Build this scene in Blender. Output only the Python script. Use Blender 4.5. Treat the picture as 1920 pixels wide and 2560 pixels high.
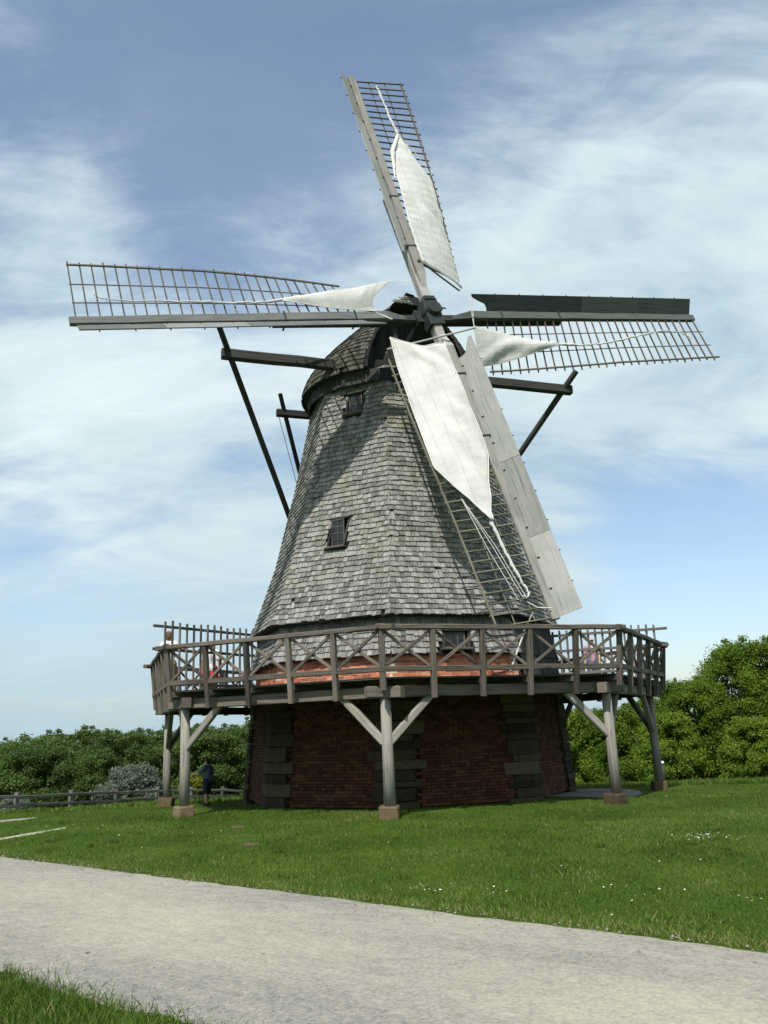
import bpy, math, random
import numpy as np
from mathutils import Vector, Matrix, noise as mnoise

for o in list(bpy.data.objects): bpy.data.objects.remove(o)
rng = np.random.default_rng(7)
random.seed(7)
scene = bpy.context.scene
COL = scene.collection

# ------------------------------------------------------------------ camera, world, sun, exposure
def setup_camera():
    f, pitch, roll, yaw, D = 2138.93, 0.248316, -0.035994, 0.015165, 25.3186
    cy, sy, cp, sp = math.cos(yaw), math.sin(yaw), math.cos(pitch), math.sin(pitch)
    fw = Vector((-sy*cp, cy*cp, sp)); rt = Vector((cy, sy, 0)); up = rt.cross(fw)
    cr, sr = math.cos(roll), math.sin(roll)
    r2 = rt*cr + up*sr; u2 = -rt*sr + up*cr
    cam = bpy.data.cameras.new('camera'); ob = bpy.data.objects.new('camera', cam); COL.objects.link(ob)
    m = Matrix(((r2.x, u2.x, -fw.x, 0), (r2.y, u2.y, -fw.y, -D), (r2.z, u2.z, -fw.z, 1.72), (0, 0, 0, 1)))
    ob.matrix_world = m
    cam.sensor_fit = 'VERTICAL'; cam.sensor_height = 36.0; cam.lens = f/2560*36.0
    cam.clip_start = 0.1; cam.clip_end = 3000
    scene.camera = ob
setup_camera()

SUN_AZ, SUN_EL = math.radians(-17), math.radians(52)      # az: to the left of straight behind the camera
SUN = Vector((math.sin(SUN_AZ)*math.cos(SUN_EL), -math.cos(SUN_AZ)*math.cos(SUN_EL), math.sin(SUN_EL)))
def setup_light():
    sl = bpy.data.lights.new('sun', 'SUN'); sl.energy = 4.8; sl.angle = math.radians(0.6); sl.color = (1, .955, .89)
    so = bpy.data.objects.new('sun', sl); COL.objects.link(so)
    so.rotation_euler = SUN.to_track_quat('Z', 'Y').to_euler(); so.location = (0, -30, 60)
    w = bpy.data.worlds.new('World'); scene.world = w; w.use_nodes = True
    nt = w.node_tree; nt.nodes.clear()
    N = nt.nodes.new; L = nt.links.new
    def math_(op, a, b=None, c=None):
        n = N('ShaderNodeMath'); n.operation = op
        for i, x in enumerate((a, b, c)):
            if x is None: continue
            if isinstance(x, (int, float)): n.inputs[i].default_value = x
            else: L(x, n.inputs[i])
        return n.outputs[0]
    out = N('ShaderNodeOutputWorld'); bg = N('ShaderNodeBackground'); L(bg.outputs[0], out.inputs[0])
    sky = N('ShaderNodeTexSky'); sky.sky_type = 'NISHITA'; sky.sun_disc = False
    sky.sun_elevation = SUN_EL; sky.sun_rotation = math.atan2(SUN.x, SUN.y)
    sky.air_density = 1.0; sky.dust_density = 1.2; sky.ozone_density = 1.6
    tc = N('ShaderNodeTexCoord'); sep = N('ShaderNodeSeparateXYZ'); L(tc.outputs['Generated'], sep.inputs[0])
    zc = math_('ADD', math_('MAXIMUM', sep.outputs[2], 0.0), 0.34)
    px = math_('DIVIDE', sep.outputs[0], zc); py = math_('DIVIDE', sep.outputs[1], zc)
    cmb = N('ShaderNodeCombineXYZ'); L(px, cmb.inputs[0]); L(py, cmb.inputs[1])
    mp = N('ShaderNodeMapping'); mp.inputs['Rotation'].default_value = (0, 0, math.radians(-32)); mp.inputs['Scale'].default_value = (0.9, 1.9, 1); L(cmb.outputs[0], mp.inputs[0])
    n1 = N('ShaderNodeTexNoise'); n1.inputs['Scale'].default_value = 1.5; n1.inputs['Detail'].default_value = 9; n1.inputs['Roughness'].default_value = .58; n1.inputs['Distortion'].default_value = .55
    L(mp.outputs[0], n1.inputs['Vector'])
    n2 = N('ShaderNodeTexNoise'); n2.inputs['Scale'].default_value = 1.1; n2.inputs['Detail'].default_value = 4; n2.inputs['Roughness'].default_value = .5
    L(cmb.outputs[0], n2.inputs['Vector'])
    # broad thin places in the veil of cloud, each round a direction
    def blob(d, sharp, amp):
        d = Vector(d).normalized()
        dp = N('ShaderNodeVectorMath'); dp.operation = 'DOT_PRODUCT'; L(tc.outputs['Generated'], dp.inputs[0]); dp.inputs[1].default_value = d
        e = math_('POWER', math_('MAXIMUM', dp.outputs['Value'], 0.0), sharp)
        return math_('MULTIPLY', e, amp)
    cov = math_('ADD', math_('MULTIPLY', n1.outputs[0], 1.35), math_('MULTIPLY', n2.outputs[0], .6))
    n3 = N('ShaderNodeTexNoise'); n3.inputs['Scale'].default_value = 4.5; n3.inputs['Detail'].default_value = 8; n3.inputs['Roughness'].default_value = .65; n3.inputs['Distortion'].default_value = .8
    L(mp.outputs[0], n3.inputs['Vector']); cov = math_('ADD', cov, math_('MULTIPLY', math_('SUBTRACT', n3.outputs[0], .5), .55))
    for d, s, a in CLOUD_BLOBS: cov = math_('ADD', cov, blob(d, s, a))
    ramp = N('ShaderNodeMapRange'); ramp.interpolation_type = 'SMOOTHSTEP'; L(cov, ramp.inputs[0])
    ramp.inputs[1].default_value = .55; ramp.inputs[2].default_value = 1.12; ramp.inputs[3].default_value = 0.17; ramp.inputs[4].default_value = .97
    # cloud brightness varies with its thickness
    cr = N('ShaderNodeValToRGB'); L(math_('ADD', math_('MULTIPLY', n1.outputs[0], .75), math_('MULTIPLY', n3.outputs[0], .25)), cr.inputs[0])
    cr.color_ramp.elements[0].position = .34; cr.color_ramp.elements[0].color = (.40, .535, .62, 1)
    cr.color_ramp.elements[1].position = .64; cr.color_ramp.elements[1].color = (.72, .83, .86, 1)
    hz_ = N('ShaderNodeMapRange'); hz_.interpolation_type = 'SMOOTHSTEP'; L(sep.outputs[2], hz_.inputs[0]); hz_.inputs[1].default_value = -.02; hz_.inputs[2].default_value = .30; hz_.inputs[3].default_value = .85; hz_.inputs[4].default_value = 0
    cm = N('ShaderNodeMix'); cm.data_type = 'RGBA'; L(hz_.outputs[0], cm.inputs[0]); L(cr.outputs[0], cm.inputs[6]); cm.inputs[7].default_value = (.40, .545, .62, 1)
    skm = N('ShaderNodeMix'); skm.data_type = 'RGBA'; skm.blend_type = 'MULTIPLY'; skm.inputs[0].default_value = 1
    L(sky.outputs[0], skm.inputs[6]); skm.inputs[7].default_value = (.145, .145, .145, 1)
    mx = N('ShaderNodeMix'); mx.data_type = 'RGBA'; L(ramp.outputs[0], mx.inputs[0]); L(skm.outputs[2], mx.inputs[6]); L(cm.outputs[2], mx.inputs[7])
    L(mx.outputs[2], bg.inputs[0]); bg.inputs[1].default_value = 1.0
CLOUD_BLOBS = [((-.20, .82, .60), 34, -.46), ((.34, .95, .155), 200, -1.25), ((-.38, .93, .16), 160, -.36), ((.02, .76, .70), 60, -.22), ((.28, .76, .68), 60, -.16), ((-.30, .92, .32), 40, .26), ((.25, .93, .38), 30, .28), ((-.33, .78, .52), 400, .35)]
setup_light()
vs = scene.view_settings
vs.view_transform = 'Standard'; vs.look = 'None'; vs.exposure = 0.2; vs.gamma = 1.0; vs.use_curve_mapping = False

# ------------------------------------------------------------------ materials
def nodes_of(name):
    m = bpy.data.materials.new(name); m.use_nodes = True
    nt = m.node_tree; b = nt.nodes['Principled BSDF']; b.inputs['Specular IOR Level'].default_value = .25
    return m, nt, b
def NN(nt, t, **kw):
    n = nt.nodes.new(t)
    for k, v in kw.items(): setattr(n, k, v)
    return n
def ramp_(nt, src, stops):
    r = NN(nt, 'ShaderNodeValToRGB'); el = r.color_ramp.elements
    while len(el) < len(stops): el.new(.5)
    for e, (p, c) in zip(el, stops): e.position = p; e.color = (*c, 1)
    nt.links.new(src, r.inputs[0]); return r.outputs[0]
def noise_(nt, vec, scale, detail=5, rough=.55, dist=0.0):
    n = NN(nt, 'ShaderNodeTexNoise'); n.inputs['Scale'].default_value = scale; n.inputs['Detail'].default_value = detail
    n.inputs['Roughness'].default_value = rough; n.inputs['Distortion'].default_value = dist
    if vec is not None: nt.links.new(vec, n.inputs['Vector'])
    return n.outputs[0]
def mapv(nt, vec, sc):
    m = NN(nt, 'ShaderNodeMapping'); m.inputs['Scale'].default_value = sc; nt.links.new(vec, m.inputs[0]); return m.outputs[0]
def mixc(nt, f, a, b, mode='MIX'):
    m = NN(nt, 'ShaderNodeMix', data_type='RGBA', blend_type=mode)
    for i, x in ((0, f), (6, a), (7, b)):
        if isinstance(x, (int, float)): m.inputs[i].default_value = x
        elif isinstance(x, tuple): m.inputs[i].default_value = (*x, 1)
        else: nt.links.new(x, m.inputs[i])
    return m.outputs[2]
def bump_(nt, b, h, strength, dist):
    n = NN(nt, 'ShaderNodeBump'); n.inputs['Strength'].default_value = strength; n.inputs['Distance'].default_value = dist
    nt.links.new(h, n.inputs['Height']); nt.links.new(n.outputs[0], b.inputs['Normal'])
def attr(nt, name): return NN(nt, 'ShaderNodeAttribute', attribute_name=name)
def fac(nt, op, a, b):
    n = NN(nt, 'ShaderNodeMath', operation=op)
    for i, x in enumerate((a, b)):
        if isinstance(x, (int, float)): n.inputs[i].default_value = x
        else: nt.links.new(x, n.inputs[i])
    return n.outputs[0]

def wood(name, dark, light, moss=None, moss_amt=.0, rough=.85, streak=18, bump=.5, tone=.42):
    """weathered timber: grain runs along gco.x, each piece has its own tone (rnd)"""
    m, nt, b = nodes_of(name)
    g = attr(nt, 'gco').outputs['Vector']; r = attr(nt, 'rnd').outputs['Fac']
    gr = noise_(nt, mapv(nt, g, (1.1, streak, streak)), 1.6, 6, .65, .25)
    big = noise_(nt, mapv(nt, g, (.8, 1.6, 1.6)), 1.3, 3)
    v = fac(nt, 'ADD', fac(nt, 'MULTIPLY', gr, .62), fac(nt, 'ADD', fac(nt, 'ADD', fac(nt, 'MULTIPLY', r, tone), (.42-tone)/2), fac(nt, 'MULTIPLY', big, .3)))
    ck = noise_(nt, mapv(nt, g, (.9, 34, 34)), 1.0, 3, .5, .4)
    v = fac(nt, 'SUBTRACT', v, fac(nt, 'MULTIPLY', fac(nt, 'MAXIMUM', fac(nt, 'SUBTRACT', .43, ck), 0.0), 3.2))
    mid = tuple((a+c)/2*.95 for a, c in zip(dark, light))
    c = ramp_(nt, v, [(.30, tuple(x*.55 for x in dark)), (.48, dark), (.68, mid), (.95, light)])
    if moss:
        mn = noise_(nt, NN(nt, 'ShaderNodeTexCoord').outputs['Object'], 1.3, 5, .65)
        mf = ramp_(nt, mn, [(.46, (0, 0, 0)), (.68, (moss_amt,)*3)])
        c = mixc(nt, mf, c, moss)
    nt.links.new(c, b.inputs['Base Color']); b.inputs['Roughness'].default_value = rough
    bump_(nt, b, gr, bump, .012)
    return m
M = {}
M['shingle'] = wood('weathered_shingle', (.092, .092, .089), (.325, .32, .298), (.18, .176, .10), .5, streak=14, tone=.30)
M['cap_shingle'] = wood('mossy_shingle', (.034, .035, .03), (.115, .11, .09), (.06, .064, .03), .7, streak=14)
M['timber'] = wood('grey_timber', (.050, .043, .036), (.178, .155, .13), (.10, .095, .062), .3)
M['post_timber'] = wood('pale_post_timber', (.13, .12, .105), (.31, .295, .26), (.20, .19, .13), .4)
M['dark_timber'] = wood('dark_timber', (.018, .019, .018), (.06, .06, .055))
M['deck'] = wood('deck_timber', (.05, .047, .042), (.14, .13, .115))
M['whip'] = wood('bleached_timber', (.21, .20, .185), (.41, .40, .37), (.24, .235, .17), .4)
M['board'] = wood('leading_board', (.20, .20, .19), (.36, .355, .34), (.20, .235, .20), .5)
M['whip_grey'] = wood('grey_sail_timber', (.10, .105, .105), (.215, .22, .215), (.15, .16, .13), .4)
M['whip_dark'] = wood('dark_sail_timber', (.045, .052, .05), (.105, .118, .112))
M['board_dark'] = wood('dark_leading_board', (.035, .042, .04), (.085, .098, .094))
M['lath'] = wood('sail_lath', (.07, .06, .048), (.165, .15, .12))
M['lath_pale'] = wood('pale_sail_lath', (.09, .088, .058), (.22, .212, .155))
M['fence'] = wood('fence_timber', (.07, .063, .056), (.19, .178, .16))

def simple(name, col, rough=.6, metal=0.0, nscale=0, namp=.3):
    m, nt, b = nodes_of(name)
    if nscale:
        n = noise_(nt, NN(nt, 'ShaderNodeTexCoord').outputs['Object'], nscale, 4)
        c = ramp_(nt, n, [(.3, tuple(x*(1-namp) for x in col)), (.7, tuple(min(1, x*(1+namp)) for x in col))])
        nt.links.new(c, b.inputs['Base Color'])
    else: b.inputs['Base Color'].default_value = (*col, 1)
    b.inputs['Roughness'].default_value = rough; b.inputs['Metallic'].default_value = metal
    return m
M['iron'] = simple('painted_iron', (.022, .030, .028), .5, 0, 5)
M['gap'] = simple('dark_backing', (.012, .011, .010), .95)
M['rope'] = simple('pale_rope', (.62, .61, .57), .9)
M['white'] = simple('white_paint', (.8, .8, .78), .5)
M['pole'] = simple('dark_green_paint', (.03, .04, .04), .5)
M['skin'] = simple('skin', (.52, .30, .21), .55)
for k, c in dict(hair_dark=(.022, .016, .012), hair_fair=(.30, .19, .09), hair_brown=(.11, .07, .045), shirt_slate=(.075, .12, .16), shorts_dark=(.028, .027, .045),
                 shirt_white=(.72, .70, .70), trousers_khaki=(.16, .15, .08), dress_red=(.55, .05, .06), top_red=(.55, .06, .05), shirt_pink=(.42, .25, .31), jeans=(.06, .10, .17),
                 hat_pink=(.45, .28, .35), shoe=(.04, .035, .03), bag_tan=(.30, .19, .10)).items():
    M[k] = simple(k, c, .8, 0, 30, .15)
def glass_mat():
    m, nt, b = nodes_of('window_glass'); b.inputs['Base Color'].default_value = (.012, .014, .015, 1); b.inputs['Roughness'].default_value = .08
    b.inputs['Specular IOR Level'].default_value = .6; return m
M['glass'] = glass_mat()
def canvas_mat():
    m, nt, b = nodes_of('sail_canvas')
    tc = NN(nt, 'ShaderNodeTexCoord').outputs['Object']
    n = noise_(nt, tc, 1.5, 4); c = ramp_(nt, n, [(.3, (.585, .585, .56)), (.7, (.70, .69, .67))])
    sp = NN(nt, 'ShaderNodeSeparateXYZ'); nt.links.new(attr(nt, 'gco').outputs['Vector'], sp.inputs[0])
    fr = fac(nt, 'FRACT', fac(nt, 'MULTIPLY', sp.outputs[1], 2.55), 0); seam = fac(nt, 'LESS_THAN', fac(nt, 'ABSOLUTE', fac(nt, 'SUBTRACT', fr, .5), 0), .022)
    c = mixc(nt, fac(nt, 'MULTIPLY', seam, .5), c, (.36, .36, .34))
    st = ramp_(nt, noise_(nt, mapv(nt, tc, (2, 2, .6)), 1.1, 6, .7), [(.5, (0, 0, 0)), (.72, (.35, .35, .35))]); c = mixc(nt, st, c, (.47, .45, .40))
    nt.links.new(c, b.inputs['Base Color']); b.inputs['Roughness'].default_value = .9
    bump_(nt, b, noise_(nt, tc, 5.0, 4, .55, .6), .35, .05)
    tr = NN(nt, 'ShaderNodeBsdfTranslucent'); tr.inputs[0].default_value = (.50, .55, .49, 1)
    mx = NN(nt, 'ShaderNodeMixShader'); mx.inputs[0].default_value = .22
    nt.links.new(b.outputs[0], mx.inputs[1]); nt.links.new(tr.outputs[0], mx.inputs[2])
    nt.links.new(mx.outputs[0], nt.nodes['Material Output'].inputs[0]); return m
M['canvas'] = canvas_mat()
def brick_mat(name, k, hue=(1, 1, 1)):
    m, nt, b = nodes_of(name); r = attr(nt, 'rnd').outputs['Fac']
    n = noise_(nt, NN(nt, 'ShaderNodeTexCoord').outputs['Object'], 14, 5)
    v = fac(nt, 'ADD', fac(nt, 'MULTIPLY', r, .75), fac(nt, 'MULTIPLY', n, .3))
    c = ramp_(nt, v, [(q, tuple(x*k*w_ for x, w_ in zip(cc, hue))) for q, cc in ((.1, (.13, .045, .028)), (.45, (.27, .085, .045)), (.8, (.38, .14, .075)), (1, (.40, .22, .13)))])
    nt.links.new(c, b.inputs['Base Color']); b.inputs['Roughness'].default_value = .9
    bump_(nt, b, noise_(nt, NN(nt, 'ShaderNodeTexCoord').outputs['Object'], 60, 3), .4, .01); return m
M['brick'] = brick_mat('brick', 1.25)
M['brick_shaded'] = brick_mat('shade_darkened_brick', .25, (1, 1.15, 1.05))  # lower wall: the gallery's shade is put into the brick colour
M['mortar'] = simple('shade_darkened_mortar', (.07, .055, .04), .95, 0, 9)  # mortar below the deck, its colour darkened to deepen the shade there
M['mortar_pale'] = simple('lime_mortar', (.42, .34, .26), .95, 0, 9)
def stone_mat(name, cols):
    m, nt, b = nodes_of(name); r = attr(nt, 'rnd').outputs['Fac']; tc = NN(nt, 'ShaderNodeTexCoord').outputs['Object']
    n = noise_(nt, tc, 6, 8, .65); v = fac(nt, 'ADD', fac(nt, 'MULTIPLY', r, .5), fac(nt, 'MULTIPLY', n, .55))
    c = ramp_(nt, v, [(.25, cols[0]), (.5, cols[1]), (.8, cols[2])]); nt.links.new(c, b.inputs['Base Color'])
    b.inputs['Roughness'].default_value = .95; bump_(nt, b, n, .8, .04); return m
M['stone'] = stone_mat('sandstone_block', ((.020, .017, .011), (.052, .041, .025), (.105, .083, .05)))
M['footing'] = stone_mat('sandstone_footing', ((.045, .034, .02), (.115, .08, .045), (.18, .14, .085)))

def leaf_mat(name, a, b_, c_, transl=.3):
    m, nt, b = nodes_of(name); r = attr(nt, 'rnd').outputs['Fac']
    oi = NN(nt, 'ShaderNodeObjectInfo').outputs['Random']
    v = fac(nt, 'ADD', fac(nt, 'MULTIPLY', r, .66), fac(nt, 'MULTIPLY', oi, .36))
    c = ramp_(nt, v, [(.05, a), (.5, b_), (.95, c_)]); nt.links.new(c, b.inputs['Base Color']); b.inputs['Roughness'].default_value = .55
    b.inputs['Specular IOR Level'].default_value = .2
    tr = NN(nt, 'ShaderNodeBsdfTranslucent'); nt.links.new(mixc(nt, .5, c, (.12, .17, .02)), tr.inputs[0])
    mx = NN(nt, 'ShaderNodeMixShader'); mx.inputs[0].default_value = transl
    nt.links.new(b.outputs[0], mx.inputs[1]); nt.links.new(tr.outputs[0], mx.inputs[2]); nt.links.new(mx.outputs[0], nt.nodes['Material Output'].inputs[0]); return m
M['leaf_wood'] = leaf_mat('woodland_leaf', (.030, .062, .015), (.064, .112, .024), (.115, .17, .042), .28)
M['leaf_bright'] = leaf_mat('bright_leaf', (.050, .098, .010), (.115, .195, .018), (.20, .29, .034), .40)
M['leaf_willow'] = leaf_mat('willow_leaf', (.085, .11, .08), (.13, .16, .12), (.19, .22, .17), .2)
M['leaf_yellow'] = leaf_mat('yellow_leaf', (.10, .12, .01), (.16, .17, .015), (.22, .21, .03), .3)
M['bark'] = wood('bark', (.03, .027, .022), (.09, .08, .065))
def grass_blade_mat():
    m, nt, b = nodes_of('grass_blade'); r = attr(nt, 'rnd').outputs['Fac']
    c = ramp_(nt, r, [(.0, (.032, .066, .008)), (.5, (.070, .126, .016)), (.88, (.118, .182, .030)), (1, (.23, .22, .09))])
    nt.links.new(c, b.inputs['Base Color']); b.inputs['Roughness'].default_value = .6; b.inputs['Specular IOR Level'].default_value = .15
    tr = NN(nt, 'ShaderNodeBsdfTranslucent'); nt.links.new(mixc(nt, .5, c, (.09, .15, .01)), tr.inputs[0])
    mx = NN(nt, 'ShaderNodeMixShader'); mx.inputs[0].default_value = .3
    nt.links.new(b.outputs[0], mx.inputs[1]); nt.links.new(tr.outputs[0], mx.inputs[2]); nt.links.new(mx.outputs[0], nt.nodes['Material Output'].inputs[0]); return m
M['blade'] = grass_blade_mat()
def lawn_mat():
    m, nt, b = nodes_of('lawn_soil_and_grass'); tc = NN(nt, 'ShaderNodeTexCoord').outputs['Object']
    n1 = noise_(nt, tc, .7, 6, .6); n2 = noise_(nt, tc, 14, 6, .7)
    v = fac(nt, 'ADD', fac(nt, 'MULTIPLY', n1, .5), fac(nt, 'MULTIPLY', n2, .5))
    c = ramp_(nt, v, [(.3, (.026, .056, .007)), (.5, (.056, .102, .012)), (.7, (.095, .145, .022))])
    nt.links.new(c, b.inputs['Base Color']); b.inputs['Roughness'].default_value = .9; b.inputs['Specular IOR Level'].default_value = .05
    bump_(nt, b, n2, 1.0, .08); return m
M['lawn'] = lawn_mat()
def gravel_mat(name, cols, worn=True):
    m, nt, b = nodes_of(name); tc = NN(nt, 'ShaderNodeTexCoord').outputs['Object']
    g = attr(nt, 'gco').outputs['Vector']
    n1 = noise_(nt, mapv(nt, g, (.35, .8, 1)), .9, 5, .6, .3); n2 = noise_(nt, tc, 26, 6, .85); n3 = noise_(nt, mapv(nt, g, (.9, 1.5, 1)), 4.5, 8, .78)
    v = fac(nt, 'ADD', fac(nt, 'MULTIPLY', n2, .52), fac(nt, 'ADD', fac(nt, 'MULTIPLY', n1, .22), fac(nt, 'MULTIPLY', n3, .26)))
    if worn:
        # the trodden middle of the path is paler and sandier than its stony sides
        sp = NN(nt, 'ShaderNodeSeparateXYZ'); nt.links.new(g, sp.inputs[0])
        d = fac(nt, 'ABSOLUTE', fac(nt, 'ADD', sp.outputs[1], -(FAR+NEAR)/2-.25), 0); w = fac(nt, 'SUBTRACT', 1.0, fac(nt, 'MULTIPLY', d, .62))
        v = fac(nt, 'ADD', v, fac(nt, 'MULTIPLY', w, .055))
    c = ramp_(nt, v, [(.41, cols[0]), (.52, cols[1]), (.63, cols[2])])
    nt.links.new(c, b.inputs['Base Color']); b.inputs['Roughness'].default_value = .95; b.inputs['Specular IOR Level'].default_value = .1
    vor = NN(nt, 'ShaderNodeTexVoronoi'); vor.inputs['Scale'].default_value = 60; nt.links.new(tc, vor.inputs['Vector'])
    bump_(nt, b, fac(nt, 'ADD', n2, fac(nt, 'MULTIPLY', vor.outputs[0], .5)), .5, .012); return m
FAR, NEAR = -12.03, -15.98                                          # offsets of its far and near edge along PN
M['gravel'] = gravel_mat('gravel', ((.135, .133, .135), (.265, .252, .212), (.385, .365, .28)))
M['pebble'] = stone_mat('pebble', ((.09, .09, .088), (.18, .172, .155), (.29, .275, .24)))
M['apron'] = gravel_mat('apron_paving', ((.12, .13, .13), (.19, .20, .195), (.25, .255, .245)), False)
M['petal'] = simple('petal', (.80, .80, .76), .7)

# ------------------------------------------------------------------ mesh builder
class MB:
    def __init__(s): s.v = []; s.f = []; s.g = []; s.r = []
    def add(s, verts, faces, gco=None, rnd=None):
        b = len(s.v); s.v += [tuple(p) for p in verts]; s.f += [tuple(i+b for i in f) for f in faces]
        if gco is None: gco = verts
        s.g += [tuple(p) for p in gco]
        if rnd is None: rnd = random.random()
        s.r += [rnd]*len(faces)
        return s
    def mesh(s, name, mat, smooth=False):
        me = bpy.data.meshes.new(name); me.from_pydata(s.v, [], s.f)
        finish(me, np.array(s.g, dtype=np.float32), np.array(s.r, dtype=np.float32), mat, smooth); return me
    def build(s, name, mat, parent=None, smooth=False, origin=None):
        if origin is not None:
            o3 = tuple(origin); s.v = [(a-o3[0], b-o3[1], c-o3[2]) for a, b, c in s.v]
        return link(name, s.mesh(name, mat, smooth), parent, origin)
def finish(me, g, r, mat, smooth=False):
    a = me.attributes.new('gco', 'FLOAT_VECTOR', 'POINT'); a.data.foreach_set('vector', np.ascontiguousarray(g, dtype=np.float32).ravel())
    a = me.attributes.new('rnd', 'FLOAT', 'FACE'); a.data.foreach_set('value', np.ascontiguousarray(r, dtype=np.float32))
    me.materials.append(mat)
    if smooth: me.polygons.foreach_set('use_smooth', np.ones(len(me.polygons), dtype=bool))
    me.update()
def link(name, me, parent=None, loc=None):
    o = bpy.data.objects.new(name, me); COL.objects.link(o)
    if parent is not None: o.parent = parent
    if loc is not None: o.location = loc
    return o
def tag(o, label=None, cat=None, group=None, kind=None):
    for k, v in (('label', label), ('category', cat), ('group', group), ('kind', kind)):
        if v: o[k] = v
    return o
def thing(name, label, cat, loc=(0, 0, 0), group=None):
    o = bpy.data.objects.new(name, None); COL.objects.link(o); o.location = loc; o.empty_display_size = .2
    return tag(o, label, cat, group)
def V(*a): return Vector(a)

def beam(mb, p0, p1, w, h, up=(0, 0, 1), ch=.012, rnd=None, taper=1.0, wob=0.0):
    """squared timber with chamfered edges from p0 to p1; w across, h along up"""
    p0 = Vector(p0); p1 = Vector(p1); d = (p1-p0); Ln = d.length; d.normalize()
    s = d.cross(Vector(up)); s.normalize(); u = s.cross(d)
    k = random.uniform(0, 60); nseg = max(1, int(Ln/.7)) if wob else 1
    verts = []; g = []
    for i in range(nseg+1):
        t = i/nseg; sc = 1+(taper-1)*t
        off = (s*random.uniform(-wob, wob)+u*random.uniform(-wob, wob)) if 0 < i < nseg else V(0, 0, 0)
        a, b = w/2*sc, h/2*sc; c = min(ch, a*.5, b*.5)
        for x, y in ((-a+c, -b), (a-c, -b), (a, -b+c), (a, b-c), (a-c, b), (-a+c, b), (-a, b-c), (-a, -b+c)):
            verts.append(p0+d*(Ln*t)+s*x+u*y+off); g.append((Ln*t+k, x+k*.37, y+k*.71))
    f = []
    for i in range(nseg):
        for j in range(8):
            f.append((i*8+j, i*8+(j+1) % 8, (i+1)*8+(j+1) % 8, (i+1)*8+j))
    f.append(tuple(range(7, -1, -1))); e = nseg*8; f.append(tuple(range(e, e+8)))
    return mb.add(verts, f, g, rnd)
def tube(mb, pts, rad, n=8, rnd=None, cap=True):
    pts = [Vector(p) for p in pts]; rad = list(rad) if hasattr(rad, '__len__') else [rad]*len(pts)
    verts = []; g = []; k = random.uniform(0, 60); acc = 0
    ref = Vector((0, 0, 1)) if abs((pts[-1]-pts[0]).normalized().z) < .9 else Vector((1, 0, 0))
    for i, p in enumerate(pts):
        t = (pts[min(i+1, len(pts)-1)]-pts[max(i-1, 0)]).normalized()
        s = t.cross(ref).normalized(); u = s.cross(t)
        if i: acc += (p-pts[i-1]).length
        for j in range(n):
            a = 2*math.pi*j/n; verts.append(p+(s*math.cos(a)+u*math.sin(a))*rad[i]); g.append((acc+k, math.cos(a)*rad[i]+k*.3, math.sin(a)*rad[i]))
    f = [(i*n+j, i*n+(j+1) % n, (i+1)*n+(j+1) % n, (i+1)*n+j) for i in range(len(pts)-1) for j in range(n)]
    if cap: f.append(tuple(range(n-1, -1, -1))); e = (len(pts)-1)*n; f.append(tuple(range(e, e+n)))
    return mb.add(verts, f, g, rnd)
def prism(mb, poly, z0, z1, rnd=None, top=None):
    n = len(poly); top = top or poly
    v = [(x, y, z0) for x, y in poly]+[(x, y, z1) for x, y in top]
    f = [(i, (i+1) % n, n+(i+1) % n, n+i) for i in range(n)]+[tuple(range(n-1, -1, -1)), tuple(range(n, 2*n))]
    return mb.add(v, f, None, rnd)
def quads_mesh(name, P, mat, g=None, r=None, smooth=False):
    """P: (n,4,3) quads"""
    n = len(P); me = bpy.data.meshes.new(name)
    me.vertices.add(n*4); me.vertices.foreach_set('co', P.astype(np.float32).ravel())
    me.loops.add(n*4); me.loops.foreach_set('vertex_index', np.arange(n*4, dtype=np.int32))
    me.polygons.add(n); me.polygons.foreach_set('loop_start', np.arange(0, n*4, 4, dtype=np.int32))
    me.update(calc_edges=True)
    finish(me, (g if g is not None else P.reshape(-1, 3)), (r if r is not None else rng.random(n)), mat, smooth); return me

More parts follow.
